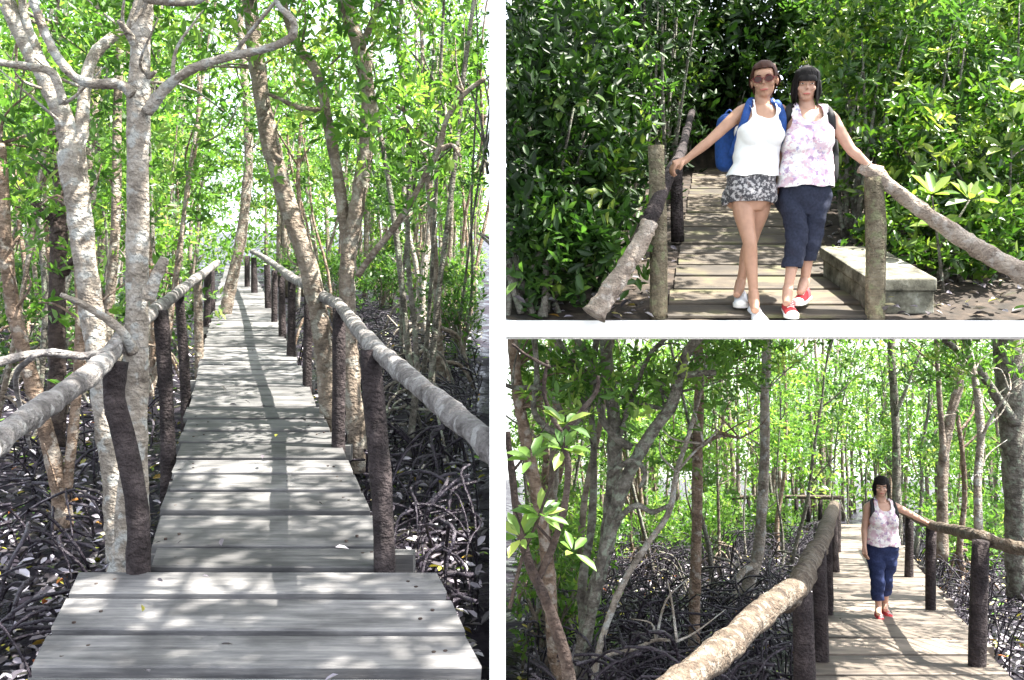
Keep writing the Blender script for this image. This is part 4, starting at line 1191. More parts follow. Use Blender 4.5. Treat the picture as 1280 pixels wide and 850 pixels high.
# boughs arching over the head of the walkway
for (x, y, z, rx) in ((2.9, 10.5, 3.9, .8), (2.6, 12.0, 4.4, .9), (3.3, 9.2, 3.6, .7), (3.5, 12.5, 4.3, .8)):
    pass
big_sapling("waist high shoot with large pale leaves behind the log rail right of the women", U_(1175, 350, 6.1),
    [([U_(1180, 372, 6.1), U_(1172, 300, 6.1), U_(1165, 245, 6.1)], [.014, .011, .006]), ([U_(1174, 310, 6.1), U_(1200, 270, 6.1), U_(1212, 250, 6.1)], [.01, .008, .005])],
    [(U_(1165, 243, 6.1), 10, (0, -.6, .8)), (U_(1170, 282, 6.05), 8, (-.2, -.6, .7)), (U_(1212, 250, 6.05), 9, (.1, -.6, .8))], .17, 'leaf_gloss', None, 'bark_grey')
big_sapling("young shoot with broad bright leaves high at the right edge of the sunlit thicket", U_(1262, 330, 6.6),
    [([U_(1264, 360, 6.6), U_(1262, 250, 6.6), U_(1266, 150, 6.5)], [.016, .012, .006])],
    [(U_(1266, 150, 6.45), 11, (-.1, -.7, .7)), (U_(1256, 185, 6.45), 8, (-.3, -.6, .6)), (U_(1262, 115, 6.5), 8, (0, -.6, .8))], .17, 'leaf_gloss', None, 'bark_grey')
litter_glint("fallen_leaves", "brown fallen leaves on the earth of the terrace", 600, (.0, .66), (5.5, 9), lambda y: UP.z(y) - .04, lambda c: kU(c) & ((c[:, 0] < uxl(c[:, 1]) - .03) | (c[:, 0] > uxr(c[:, 1]) + .03)), .08, (2, 6.5, .2))

# ------------------------------------------------------------------ people
M['skin'] = plain_mat("skin", (0.40, 0.225, 0.15), 0.5, 0.08, 30)
M['skin_pale'] = plain_mat("skin_pale", (0.45, 0.265, 0.19), 0.5, 0.08, 30)
M['hair_brown'] = plain_mat("hair_brown", (0.040, 0.012, 0.007), 0.6, 0.4, 90, 0.2)
M['hair_black'] = plain_mat("hair_black", (0.007, 0.005, 0.005), 0.6, 0.4, 90, 0.2)
M['white_cotton'] = plain_mat("white_cotton", (0.78, 0.78, 0.77), 0.85, 0.03, 60, 0.2, 0.2)
M['navy'] = plain_mat("navy", (0.022, 0.026, 0.045), 0.85, 0.3, 60, 0.2, 0.3)
M['navy_blue'] = plain_mat("navy_blue", (0.019, 0.028, 0.078), 0.85, 0.3, 60, 0.2, 0.3)
M['pack_blue'] = plain_mat("pack_blue", (0.012, 0.055, 0.22), 0.7, 0.2, 60, 0.3, 0.3)
M['pack_black'] = plain_mat("pack_black", (0.014, 0.014, 0.016), 0.7, 0.3, 60, 0.3, 0.3)
M['shoe_white'] = plain_mat("shoe_white", (0.66, 0.68, 0.72), 0.7, 0.06, 50)
M['shoe_red'] = plain_mat("shoe_red", (0.50, 0.045, 0.055), 0.75, 0.15, 50)
M['rubber_white'] = plain_mat("rubber_white", (0.74, 0.73, 0.70), 0.6, 0.05, 50)
M['lips'] = plain_mat("lips", (0.42, 0.12, 0.10), 0.45, 0.05, 50)
M['eye_white'] = plain_mat("eye_white", (0.75, 0.73, 0.70), 0.3, 0.03, 50)
M['dark'] = plain_mat("dark", (0.01, 0.008, 0.008), 0.35, 0.1, 50)
M['lens'] = plain_mat("lens", (0.045, 0.010, 0.008), 0.25, 0.1, 50, 0.4)
M['frame_red'] = plain_mat("frame_red", (0.16, 0.02, 0.02), 0.3, 0.1, 50)
M['metal'] = plain_mat("metal", (0.7, 0.66, 0.58), 0.25, 0.05, 50, 0.5, 0, 1.0)
def print_mat(name, base, cols, scale, thr=0.5):
    m, t, b = new_mat(name)
    mp = coords(t, (1, 0.6, 1), rnd=False)
    prev = base
    for i, (c, s, th) in enumerate(cols):
        n = N(t, "ShaderNodeTexNoise"); n.inputs["Scale"].default_value = s; n.inputs["Detail"].default_value = 5; n.inputs["Roughness"].default_value = 0.68
        mo = N(t, "ShaderNodeVectorMath", operation='ADD'); mo.inputs[1].default_value = (3.7 * i, 1.3, 9.1 * i)
        t.links.new(mp.outputs[0], mo.inputs[0]); t.links.new(mo.outputs[0], n.inputs[0])
        r = ramp(t, [(th, (0, 0, 0)), (th + 0.05, (1, 1, 1))])
        t.links.new(n.outputs[0], r.inputs[0])
        prev = mixc(t, prev, c, r.outputs[0])
    t.links.new(prev, b.inputs["Base Color"])
    b.inputs["Roughness"].default_value = 0.85
    return m
M['floral'] = print_mat("floral", (0.76, 0.73, 0.72), [((0.60, 0.44, 0.50), 11, 0.50), ((0.36, 0.24, 0.38), 19, 0.55), ((0.62, 0.36, 0.44), 27, 0.58), ((0.34, 0.32, 0.52), 34, 0.59), ((0.78, 0.76, 0.74), 22, 0.57)], 1)
M['shorts_print'] = print_mat("shorts_print", (0.05, 0.048, 0.055), [((0.42, 0.40, 0.40), 42, 0.5), ((0.16, 0.13, 0.13), 30, 0.58), ((0.55, 0.52, 0.50), 70, 0.6)], 1)

def mesh_from(mb, voxel, smooth_it=4):
    """melt overlapping lofts into one continuous surface"""
    me = bpy.data.meshes.new("tmp"); me.from_pydata(mb.v, [], mb.f); me.update()
    ob = bpy.data.objects.new("tmp", me); COL.objects.link(ob)
    md = ob.modifiers.new("r", 'REMESH'); md.mode = 'VOXEL'; md.voxel_size = voxel; md.use_smooth_shade = True
    sm = ob.modifiers.new("s", 'SMOOTH'); sm.factor = 0.5; sm.iterations = smooth_it
    dg = bpy.context.evaluated_depsgraph_get(); dg.update()
    ev = ob.evaluated_get(dg)
    out = bpy.data.meshes.new_from_object(ev)
    bpy.data.objects.remove(ob); bpy.data.meshes.remove(me)
    return out
def ellipsoid(mb, c, r, rot=None, nu=16, nv=10):
    vs = []; fs = []
    c = Vector(c)
    for i in range(nv + 1):
        th = math.pi * i / nv
        for j in range(nu):
            ph = 2 * math.pi * j / nu
            v = Vector((r[0]*math.sin(th)*math.cos(ph), r[1]*math.sin(th)*math.sin(ph), r[2]*math.cos(th)))
            if rot is not None: v = rot @ v
            vs.append(c + v)
    for i in range(nv):
        for j in range(nu):
            j2 = (j+1) % nu
            fs.append((i*nu+j, (i+1)*nu+j, (i+1)*nu+j2, i*nu+j2))
    mb.add(vs, fs)
def loft_xy(mb, secs, n=24):
    """stack of level elliptical sections (cx, cy, z, half width, half depth), squared a little"""
    vs = []; fs = []
    for (cx, cy, z, a, b) in secs:
        for j in range(n):
            t = 2 * math.pi * j / n
            ca, sa = math.cos(t), math.sin(t)
            e = 0.85
            vs.append((cx + a * math.copysign(abs(ca) ** e, ca), cy + b * math.copysign(abs(sa) ** e, sa), z))
    m = len(secs)
    for i in range(m - 1):
        for j in range(n):
            j2 = (j+1) % n
            fs.append((i*n+j, i*n+j2, (i+1)*n+j2, (i+1)*n+j))
    fs.append(tuple(reversed(range(n)))); fs.append(tuple((m-1)*n + j for j in range(n)))
    mb.add(vs, fs)
def seg_dist(P, a, b):
    a = np.array(a); b = np.array(b); ab = b - a
    t = np.clip(((P - a) @ ab) / (ab @ ab), 0, 1)
    return np.linalg.norm(P - (a + t[:, None] * ab), axis=1)

class Person:
    def __init__(s, sp):
        s.sp = sp; d = sp['d']; s.d = d
        s.px = lambda x, y, dd=0.0: at(x, y, d + dd)
        s.k = sp['scale']          # 1.0 = 1.66 m tall
        J = {k: s.px(*v) for k, v in sp['joints'].items()}
        s.J = J
        s.root = empty("person", Vector((J['hipc'].x, d, J['toe1'].z - .02)), sp['label'], "person")
        s.body()
    def hand(s, mb, wr, tip_dir, down, k, curl, thumb_side):
        """palm, four bent fingers and a thumb; down = direction the palm faces"""
        f = tip_dir.normalized(); dn = (down - f * down.dot(f)).normalized(); sd = f.cross(dn).normalized() * thumb_side
        pc0 = wr + f * .01 * k; pc1 = wr + f * .085 * k
        mb.tube([wr - f * .02 * k, wr + f * .03 * k, pc1], [.024 * k, .030 * k, .036 * k], 12, 4, 0, 0, 0.5)
        # orientation of flat tube is arbitrary, so fill the palm with a row of rods
        for q in (-1.5, -.5, .5, 1.5):
            mb.tube([wr + sd * q * .009 * k, pc1 + sd * q * .0185 * k], [.013 * k, .012 * k], 8, 3)
        for q, L in ((-1.5, .062), (-.5, .074), (.5, .080), (1.5, .072)):
            a = pc1 + sd * q * .0195 * k
            p = [a]; ang = .15
            for fr in (.42, .32, .26):
                ang += curl * (1.0 + .1 * q)
                p.append(p[-1] + (f * math.cos(ang) + dn * math.sin(ang)) * L * fr * k)
            mb.tube(p, [.0105 * k, .0098 * k, .009 * k, .0075 * k], 8, 3)
        t0 = wr + f * .03 * k + sd * .026 * k
        mb.tube([t0, t0 + (f * .6 + sd * .6 + dn * .35).normalized() * .034 * k, t0 + (f * .85 + sd * .35 + dn * .6).normalized() * .062 * k], [.0135 * k, .012 * k, .009 * k], 8, 4)
    def body(s):
        sp, J, k, d = s.sp, s.J, s.k, s.d
        mb = MB()
        # torso
        secs = []
        for (x, y, hw, hd, dy) in sp['torso']:
            p = s.px(x, y); secs.append((p.x, d + dy * k, p.z, hw * d / F, hd * k))
        secs.sort(key=lambda q: q[2])
        s.secs = secs
        P, _ = None, None
        arr = np.array(secs)
        zz = np.linspace(arr[0, 2], arr[-1, 2], 40)
        sm = [tuple(np.interp(z, arr[:, 2], arr[:, c]) if c != 2 else z for c in range(5)) for z in zz]
        loft_xy(mb, sm)
        # bust and seat
        bx, by, bo = sp['bust']
        for sd in (-1, 1):
            c = s.px(bx + sd * bo, by) + Vector((0, -.066 * k, 0))
            ellipsoid(mb, c, (.078 * k * sp.get('bustr', 1), .064 * k * sp.get('bustr', 1), .080 * k * sp.get('bustr', 1)))
            c = J['hipc'] + Vector((sd * .075 * k, .075 * k, -.02 * k)); ellipsoid(mb, c, (.085 * k, .075 * k, .09 * k))
        # legs
        for n in ('1', '2'):
            h, kn, an, toe = J['hip' + n], J['kn' + n], J['an' + n], J['toe' + n]
            g = sp.get('leg', 1.0) * k
            calf = kn.lerp(an, .3) + Vector((0, .012 * k, 0))
            mb.tube([h + Vector((0, 0, .05 * k)), h.lerp(kn, .28), h.lerp(kn, .7), kn + Vector((0, -.006, 0)), calf, kn.lerp(an, .7), an], [.088 * g, .083 * g, .063 * g, .054 * g, .056 * g, .040 * g, .034 * g], 16, 5)
            heel = an + Vector((0, .02 * k, -.05 * k))
            mb.tube([an, an.lerp(toe, .5) + Vector((0, 0, -.01 * k)), toe], [.036 * k, .034 * k, .024 * k], 10, 3)
            ellipsoid(mb, heel, (.03 * k, .035 * k, .03 * k))
        # arms
        for n in ('1', '2'):
            sh, el, wr = J['sh' + n], J['el' + n], J['wr' + n]
            g = sp.get('arm', 1.0) * k
            nk = J['neck']
            mb.tube([nk + (sh - nk) * .35 + Vector((0, .01, .0)), sh + Vector((0, 0, -.006 * k)), sh.lerp(el, .35), el, el.lerp(wr, .3), wr], [.050 * g, .050 * g, .046 * g, .036 * g, .037 * g, .024 * g], 14, 5)
            hd = sp['hand' + n]
            s.hand(mb, wr, Vector(hd[0]), Vector(hd[1]), k * sp.get('handk', 1.0), hd[2], hd[3])
        # neck and head
        hc = J['head']; nk = J['neck']
        mb.tube([nk + Vector((0, .015 * k, -.03 * k)), nk.lerp(hc, .45) + Vector((0, .018 * k, 0)), hc + Vector((0, .02 * k, 0))], [.058 * k, .049 * k, .05 * k], 14, 4)
        R = Matrix.Rotation(math.radians(sp.get('yaw', 0)), 3, 'Z') @ Matrix.Rotation(math.radians(sp.get('pitch', 10)), 3, 'X') @ Matrix.Rotation(math.radians(sp.get('roll', 0)), 3, 'Y')
        s.R = R
        hs = k * sp.get('headk', 1.0); s.hs = hs
        H = lambda x, y, z: hc + R @ (Vector((x, y, z)) * hs)
        s.H = H
        E = lambda c, r: ellipsoid(mb, H(*c), (r[0]*hs, r[1]*hs, r[2]*hs), R)
        E((0, .012, .028), (.073, .092, .086)); E((0, -.012, -.035), (.060, .074, .075)); E((0, -.040, -.080), (.036, .038, .030))
        E((0, -.070, .035), (.052, .022, .030))                      # brow
        for sd in (-1, 1):
            E((sd * .038, -.058, -.022), (.024, .024, .022))         # cheeks
            E((sd * .076, .010, -.008), (.010, .018, .030))          # ears
        mb.tube([H(0, -.082, .018), H(0, -.092, -.006), H(0, -.099, -.024)], [.007 * hs, .009 * hs, .012 * hs], 8, 3)
        E((0, -.082, -.056), (.024, .012, .011))                     # mouth mound
        me = mesh_from(mb, sp.get('voxel', .006), 3)
        off = wloc(s.root)
        n = len(me.vertices); co = np.empty(n * 3, dtype=np.float32); me.vertices.foreach_get("co", co); co = co.reshape(-1, 3).astype(float)
        nr = np.empty(n * 3, dtype=np.float32); me.vertices.foreach_get("normal", nr); nr = nr.reshape(-1, 3).astype(float)
        s.V, s.Nn = co, nr
        s.Fa = [tuple(p.vertices) for p in me.polygons]
        s.Fq = np.array([f for f in s.Fa if len(f) == 4])
        s.bvh = BVHTree.FromPolygons([tuple(v) for v in co], s.Fa)
        me2 = np_mesh("body", co - np.array(off), quads=s.Fq, smooth=True)
        bpy.data.meshes.remove(me)
        link("body", me2, M[sp['skin']], s.root)
        a = sp['joints']; 
        s.armd = np.minimum.reduce([seg_dist(co, J['sh'+n].lerp(J['el'+n], .12), J['el'+n]) for n in '12'] + [seg_dist(co, J['el'+n], J['wr'+n]) for n in '12'] + [seg_dist(co, J['wr'+n], J['wr'+n] + Vector(sp['hand'+n][0]).normalized() * .18 * k) - .04 for n in '12'])
    def torso_at(s, z):
        arr = np.array(s.secs)
        return [np.interp(z, arr[:, 2], arr[:, c]) for c in (0, 1, 3, 4)]
    def shell(s, name, mask, offset, mat, flare=None, thick=.005, ease=6, fold=0):
        V = s.V
        idx = -np.ones(len(V), dtype=int); keepf = mask[s.Fq].all(axis=1); Fq = s.Fq[keepf]
        used = np.unique(Fq); idx[used] = np.arange(len(used))
        o = offset if np.isscalar(offset) else offset[used][:, None]
        P = V[used] + s.Nn[used] * o
        if flare is not None: P = flare(P, V[used])
        # ease the cloth over the forms beneath
        Fl = idx[Fq]
        for _ in range(ease):
            acc = np.zeros_like(P); cnt = np.zeros(len(P))
            for a, b in ((0, 1), (1, 2), (2, 3), (3, 0)):
                np.add.at(acc, Fl[:, a], P[Fl[:, b]]); np.add.at(cnt, Fl[:, a], 1); np.add.at(acc, Fl[:, b], P[Fl[:, a]]); np.add.at(cnt, Fl[:, b], 1)
            P = P * .6 + .4 * acc / cnt[:, None]
        if fold: P = P + s.Nn[used] * (s.wr(P, fold, 30) + fold * .8 * np.sin(P[:, 2] * 75 + 2.5 * np.sin(P[:, 0] * 13)))[:, None]
        me = np_mesh(name, P - np.array(wloc(s.root)), quads=Fl, smooth=True)
        ob = link(name, me, M[mat], s.root)
        md = ob.modifiers.new("thickness", 'SOLIDIFY'); md.thickness = thick; md.offset = -1
        return ob
    def wr(s, P, amp=.004, f=34):
        return amp * (np.sin(P[:, 2] * f + 3 * np.sin(P[:, 0] * 17)) + .6 * np.sin(P[:, 0] * f * 1.2 + P[:, 2] * 21 + P[:, 1] * 15))
    def tank(s, hem_py, neck_py, arm_py, mat, off=.010, flare=.02, strap_in=.045, strap_out=.115):
        V, k, d = s.V, s.k, s.d
        zh = s.px(0, hem_py).z; zn = s.px(0, neck_py).z; za = s.px(0, arm_py).z
        cx, cy, hw, hd = s.torso_at(V[:, 2])
        u = np.abs(V[:, 0] - cx)
        nk = s.J['neck']; v_ = np.abs(V[:, 0] - nk.x)
        ztop = nk.z + .035 * k
        low = (V[:, 2] > zh + .008 * np.sin(V[:, 0] * 40)) & (V[:, 2] <= za) & (u < hw + .05 * k) & (s.armd > .050 * k)
        front = V[:, 1] < s.d + .0
        neckline = np.where(front, zn + 9.5 * v_ ** 2 / k, zn + .05 * k + 3 * v_ ** 2)
        up = (V[:, 2] > za) & (V[:, 2] < ztop) & (v_ < strap_out * k + .9 * np.maximum(0, za + .04 * k - V[:, 2])) & ((V[:, 2] < neckline) | ((v_ > strap_in * k) & (v_ < strap_out * k * .82)))
        up &= (np.abs(V[:, 1] - s.d) < .20 * k)
        o = off * k + s.wr(V) + np.where(V[:, 2] < za, flare * k * np.clip((za - V[:, 2]) / max(.05, za - zh), 0, 1) ** 1.3, 0)
        return s.shell("top", low | up, o + .005 * k, mat, ease=26, fold=.0024)
    def trousers(s, waist_py, cuff_py1, cuff_py2, name, mat, off, flare=0.0):
        V, k = s.V, s.k
        zw = s.px(0, waist_py).z
        J = s.J
        d1 = np.minimum(seg_dist(V, J['hip1'], J['kn1']), seg_dist(V, J['kn1'], J['an1']))
        d2 = np.minimum(seg_dist(V, J['hip2'], J['kn2']), seg_dist(V, J['kn2'], J['an2']))
        zc = np.where(d1 < d2, s.px(0, cuff_py1).z, s.px(0, cuff_py2).z)
        cx, cy, hw, hd = s.torso_at(V[:, 2])
        m = (V[:, 2] < zw) & (V[:, 2] > zc) & (s.armd > .052 * k) & (np.abs(V[:, 0] - cx) < hw + .14 * k)
        o = off * k + s.wr(V, .005 * k, 28) + flare * k * np.clip((zw - V[:, 2]) / (zw - zc), 0, 1)
        return s.shell(name, m, o + .002, mat, ease=8, fold=.003)
    def shoe(s, n, direction, upper, L=.24):
        k = s.k; an = s.J['an' + n]; toe = s.J['toe' + n]
        f = Vector(direction); f.z = -UP.slope * 0 + direction[2]; f.normalize()
        zup = Vector((0, 0, 1)); sd = f.cross(zup).normalized(); up = sd.cross(f).normalized()
        heel = Vector((an.x, an.y, 0)) - Vector((f.x, f.y, 0)) * .055 * k
        sole0 = s.px(*s.sp['sole' + n])
        heel.z = sole0.z
        Lk = L * k
        root = empty("shoe", heel, None)
        root.location = heel - wloc(s.root); root.parent = s.root
        prof = [(0, .030), (.08, .036), (.3, .036), (.5, .038), (.72, .045), (.88, .040), (.97, .026), (1.0, .010)]
        def out(z0, z1, gx, mbx, p0=0, p1=1.0):
            vs = []; pts = []
            for t, w in prof:
                if t < p0 or t > p1: continue
                pts.append((t, w * gx * L / .24))
            ring = [(t, w) for t, w in pts] + [(t, -w) for t, w in reversed(pts)]
            for z in (z0, z1):
                for t, w in ring: vs.append(heel + f * (t * Lk) + sd * (w * k) + up * (z * k))
            nn = len(ring)
            mbx.add(vs, [tuple(reversed(range(nn))), tuple(range(nn, 2*nn))] + [(i, (i+1) % nn, nn + (i+1) % nn, nn + i) for i in range(nn)])
        mb = MB(); out(0, .024, 1.06, mb); mb.build("sole", M['rubber_white'], root)
        mb = MB()
        secs = [(.0, .030, .085), (.10, .037, .095), (.25, .038, .098), (.40, .037, .085), (.55, .039, .066), (.72, .043, .052), (.88, .038, .042), (.97, .022, .034)]
        vs = []; nn = 12
        for t, w, h in secs:
            for j in range(nn):
                a = math.pi * j / (nn - 1)
                vs.append(heel + f * (t * Lk) + sd * (math.cos(a) * w * k * L / .24) + up * ((.022 + math.sin(a) ** .8 * (h - .022)) * k))
        fs = [(i*nn+j, i*nn+j+1, (i+1)*nn+j+1, (i+1)*nn+j) for i in range(len(secs)-1) for j in range(nn-1)] + [tuple(range(nn))[::-1], tuple((len(secs)-1)*nn + j for j in range(nn))]
        mb.add(vs, fs); mb.build("upper", M[upper], root)
        mb = MB()
        c = heel + f * (.90 * Lk) + up * (.026 * k); Rm = Matrix((sd, f, up)).transposed()
        ellipsoid(mb, c, (.040 * k, .034 * k, .024 * k), Rm, 12, 8); mb.build("toe_cap", M['rubber_white'], root)
        mb = MB()
        for t, h in ((.38, .089), (.46, .080), (.54, .070), (.62, .063)):
            p = heel + f * (t * Lk) + up * (h * k)
            mb.tube([p - sd * .022 * k - up * .006 * k, p + up * .003 * k, p + sd * .022 * k - up * .006 * k], [.0035 * k] * 3, 5, 2)
        mb.build("laces", M['rubber_white'], root)
    def face(s, glasses=False, smile=True):
        H, hs, R = s.H, s.hs, s.R
        mb = MB()
        ellipsoid(mb, H(0, -.0935, -.057), (.027 * hs, .006 * hs, .0055 * hs), R, 12, 6); mb.build("lips", M['lips'], s.root)
        if smile:
            mb = MB(); ellipsoid(mb, H(0, -.0965, -.0565), (.015 * hs, .0035 * hs, .0032 * hs), R, 10, 6); mb.build("teeth", M['eye_white'], s.root)
        for sd in (-1, 1):
            if not glasses:
                mb = MB(); ellipsoid(mb, H(sd * .031, -.083, .010), (.011 * hs, .006 * hs, .0042 * hs), R, 10, 6); e = mb.build("eye", M['eye_white'], s.root)
                mb = MB(); ellipsoid(mb, H(sd * .031, -.0885, .010), (.0062 * hs, .002 * hs, .0046 * hs), R, 8, 6); mb.build("iris", M['dark'], e)
            mb = MB(); mb.tube([H(sd * .014, -.094, .026), H(sd * .03, -.093, .031), H(sd * .047, -.082, .026)], [.003 * hs, .0036 * hs, .002 * hs], 6, 3); mb.build("eyebrow", M[s.sp['hair']], s.root)
        if glasses:
            g = empty("sunglasses", H(0, -.10, .008) - wloc(s.root)); g.parent = s.root
            for sd in (-1, 1):
                mb = MB()
                ring = [(sd * (.034 + .026 * math.cos(a)), -.104 + .012 * abs(math.cos(a)) * (1 if math.cos(a) * 1 > 0 else 0), .006 + .0195 * math.sin(a)) for a in [2*math.pi*i/18 for i in range(18)]]
                pts = [H(*p) for p in ring]
                back = [H(p[0], p[1] + .004, p[2]) for p in ring]
                mb.add(pts + back, [tuple(range(18)), tuple(reversed(range(18, 36)))] + [(i, (i+1) % 18, 18 + (i+1) % 18, 18 + i) for i in range(18)])
                mb.build("lens", M['lens'], g, smooth=False)
                mb = MB(); mb.tube(pts + [pts[0]], [.0022 * hs] * 19, 6, 1); mb.build("rim", M['frame_red'], g)
                mb = MB(); mb.tube([H(sd * .060, -.098, .012), H(sd * .076, -.05, .012), H(sd * .079, .01, .006)], [.0035 * hs] * 3, 6, 3); mb.build("temple", M['frame_red'], g)
            mb = MB(); mb.tube([H(-.008, -.105, .008), H(0, -.108, .012), H(.008, -.105, .008)], [.003 * hs] * 3, 6, 2); mb.build("bridge", M['frame_red'], g)
    def hair(s, front_z, mat, off, side_z, back_z, extra=None):
        V = s.V; hc = np.array(s.J['head'])
        Rm = np.array(s.R)
        L = (V - hc) @ Rm / s.hs           # head-local
        r = np.linalg.norm(L, axis=1)
        m = (r < .19) & (L[:, 2] > -.11)
        yb = L[:, 1]
        lim = np.where(yb < -.045, front_z + .0 * yb, np.where(yb < .005, side_z, back_z))
        side = (np.abs(L[:, 0]) > .055)
        lim = np.where((yb < -.045) & side, np.minimum(front_z, side_z + .02), lim)
        m &= L[:, 2] > lim
        o = off * s.hs * (1 + .35 * np.sin(L[:, 0] * 160 + L[:, 2] * 30) * .4)
        ob = s.shell("hair", m, o, mat, None, .008)
        if extra is not None:
            mb = MB()
            for pts, rad in extra: mb.tube([s.H(*p) for p in pts], [q * s.hs for q in rad], 8, 4, .08)
            st = s.sp.get('locks')
            if st == 'fringe':
                for i in range(30):
                    a = math.radians(-78 + 156 * i / 29 + random.uniform(-3, 3)); x = math.sin(a); y = -math.cos(a)
                    zt = s.sp.get('fringe', .030) + .012 * abs(x) if abs(x) < .72 else -.13 + random.uniform(-.02, .03)
                    zt += random.uniform(-.006, .006)
                    mb.tube([s.H(.018 * x, .0, .125), s.H(.062 * x, .012 + .075 * y, .098), s.H(.080 * x, .008 + .095 * y, .060), s.H(.084 * x, .008 + .098 * y, zt)], [.010 * s.hs, .011 * s.hs, .009 * s.hs, .003 * s.hs], 5, 4, .1)
            elif st == 'back':
                for i in range(26):
                    a = math.radians(-75 + 150 * i / 25 + random.uniform(-3, 3)); x = math.sin(a); y = -math.cos(a)
                    mb.tube([s.H(.066 * x, .010 + .072 * y, .078 - .02 * abs(x)), s.H(.066 * x, .020 + .045 * y, .112 - .03 * abs(x)), s.H(.045 * x, .075, .09), s.H(.01 * x, .115, .03)], [.004 * s.hs, .009 * s.hs, .010 * s.hs, .008 * s.hs], 5, 4, .1)
            tag(mb.build("hair_strands", M[mat], s.root), kind='stuff')
    def front(s, px_, py_, up=.012):
        o = s.px(px_, py_)
        h, nrm, _, _ = s.bvh.ray_cast(Vector((o.x, s.d - 1.0, o.z)), Vector((0, 1, 0)))
        if h is None: return Vector((o.x, s.d, o.z))
        return h + Vector((0, -up, 0))

def ribbon(mb, pts, w, side, th=.006):
    pts, _ = resample(pts, [1] * len(pts), 4)
    vs = []
    n = len(pts)
    for i, p in enumerate(pts):
        T = (pts[min(i+1, n-1)] - pts[max(i-1, 0)]).normalized()
        S = T.cross(Vector(side)).normalized(); U = S.cross(T).normalized()
        for a, b in ((-1, -1), (1, -1), (1, 1), (-1, 1)):
            vs.append(p + S * (a * w / 2) + U * (b * th / 2))
    fs = [(i*4+j, i*4+(j+1) % 4, (i+1)*4+(j+1) % 4, (i+1)*4+j) for i in range(n-1) for j in range(4)] + [(3,2,1,0), tuple((n-1)*4+j for j in range(4))]
    mb.add(vs, fs)
def backpack(person, label, mat, cx, cy, hw, hh, straps, depth=.10, yoff=.17, strap_mat=None):
    p = person; k = p.k
    c = p.px(cx, cy) + Vector((0, yoff * k, 0))
    root = empty("backpack", c - Vector((0, 0, hh * p.d / F)), label, "backpack")
    W_, H_ = hw * p.d / F, hh * p.d / F
    mb = MB()
    secs = []
    for t in np.linspace(-1, 1, 15):
        g = (1 - abs(t) ** 4) ** .5 * .35 + .65
        if abs(t) == 1: g = .55
        secs.append((c.x, c.y, c.z + t * H_, W_ * g * (1 - .12 * max(0, t)), depth * k * g))
    loft_xy(mb, secs); mb.build("pack_body", M[mat], root)
    mb = MB()
    secs = [(c.x, c.y + depth * k * .9, c.z + H_ * t, W_ * .7 * g, .04 * k * g) for t, g in ((-.75, .6), (-.7, .95), (-.3, 1), (.05, .95), (.1, .6))]
    loft_xy(mb, secs); mb.build("pocket", M[mat], root)
    for st in straps:
        pts = []
        for q in st:
            if len(q) == 3: pts.append(p.px(q[0], q[1], q[2]))
            else: pts.append(p.front(q[0], q[1], .022 * k))
        mb = MB(); ribbon(mb, pts, .048 * k, (0, 1, 0.2), .010); mb.build("strap", M[strap_mat or mat], root)
    mb = MB(); mb.tube([c + Vector((-.03 * k, -.02, H_)), c + Vector((0, -.02, H_ + .03 * k)), c + Vector((.03 * k, -.02, H_))], [.006 * k] * 3, 6, 4); mb.build("handle", M[strap_mat or mat], root)
    return root

# woman in the white top
A = Person(dict(label="woman in red sunglasses, white tank top and patterned shorts, one hand on the log rail", d=5.62, scale=1.02, skin='skin', hair='hair_brown', locks='back',
    joints=dict(head=(955.5, 100.5, 0), neck=(953, 131, .01), hipc=(939, 240, 0),
        sh1=(927, 139, .01), el1=(887, 176, -.03), wr1=(857, 200, -.02),
        sh2=(977, 139, .02), el2=(980, 188, .05), wr2=(973, 228, .06),
        hip1=(952, 250, .02), kn1=(938, 302, .09), an1=(926, 352, .17), toe1=(921, 369, .02),
        hip2=(927, 250, .0), kn2=(937, 304, -.05), an2=(942, 366, -.03), toe2=(944, 389, -.16)),
    sole1=(924, 377, .17), sole2=(943, 397, -.03),
    torso=[(939, 264, 13, .07, 0), (939, 250, 27, .105, .01), (939, 238, 29.5, .112, .01), (941, 222, 27.5, .100, 0), (944, 203, 23.5, .085, 0), (947, 185, 25, .09, 0), (949, 168, 27, .098, 0), (951, 152, 27.5, .090, .005), (952, 140, 25, .072, .01), (953, 133, 17, .06, .012)],
    bust=(949, 171, 11.5), bustr=.90, leg=.84, arm=.90, hand1=((-.85, -.05, -.42), (.1, .25, -1), .55, 1), hand2=((-.1, -.1, -1), (-.4, .6, 0), .3, 1),
    yaw=-20, pitch=13, roll=-2, headk=1.04))
A.tank(225, 151, 157, 'white_cotton', .011, .012, .050, .098)
A.trousers(217, 254, 254, "shorts", 'shorts_print', .010, .006)
A.face(glasses=True, smile=False)
A.hair(.062, 'hair_brown', .013, .012, -.085, [([(0, .10, .02), (.01, .125, -.05), (.02, .12, -.12)], [.035, .032, .015])])
A.shoe('1', (-.25, -.95, -.18), 'shoe_white', .265); A.shoe('2', (.05, -1, -.22), 'shoe_white', .265)
backpack(A, "bright blue backpack on the back of the woman in the white top", 'pack_blue', 919, 172, 17, 36,
    [[(945, 128, .10), (937, 128), (931, 140), (926, 156), (921, 176), (914, 196, .06)], [(962, 128, .10), (967, 129), (972, 140), (974, 156), (973, 180), (965, 196, .10)]], .075, .17)

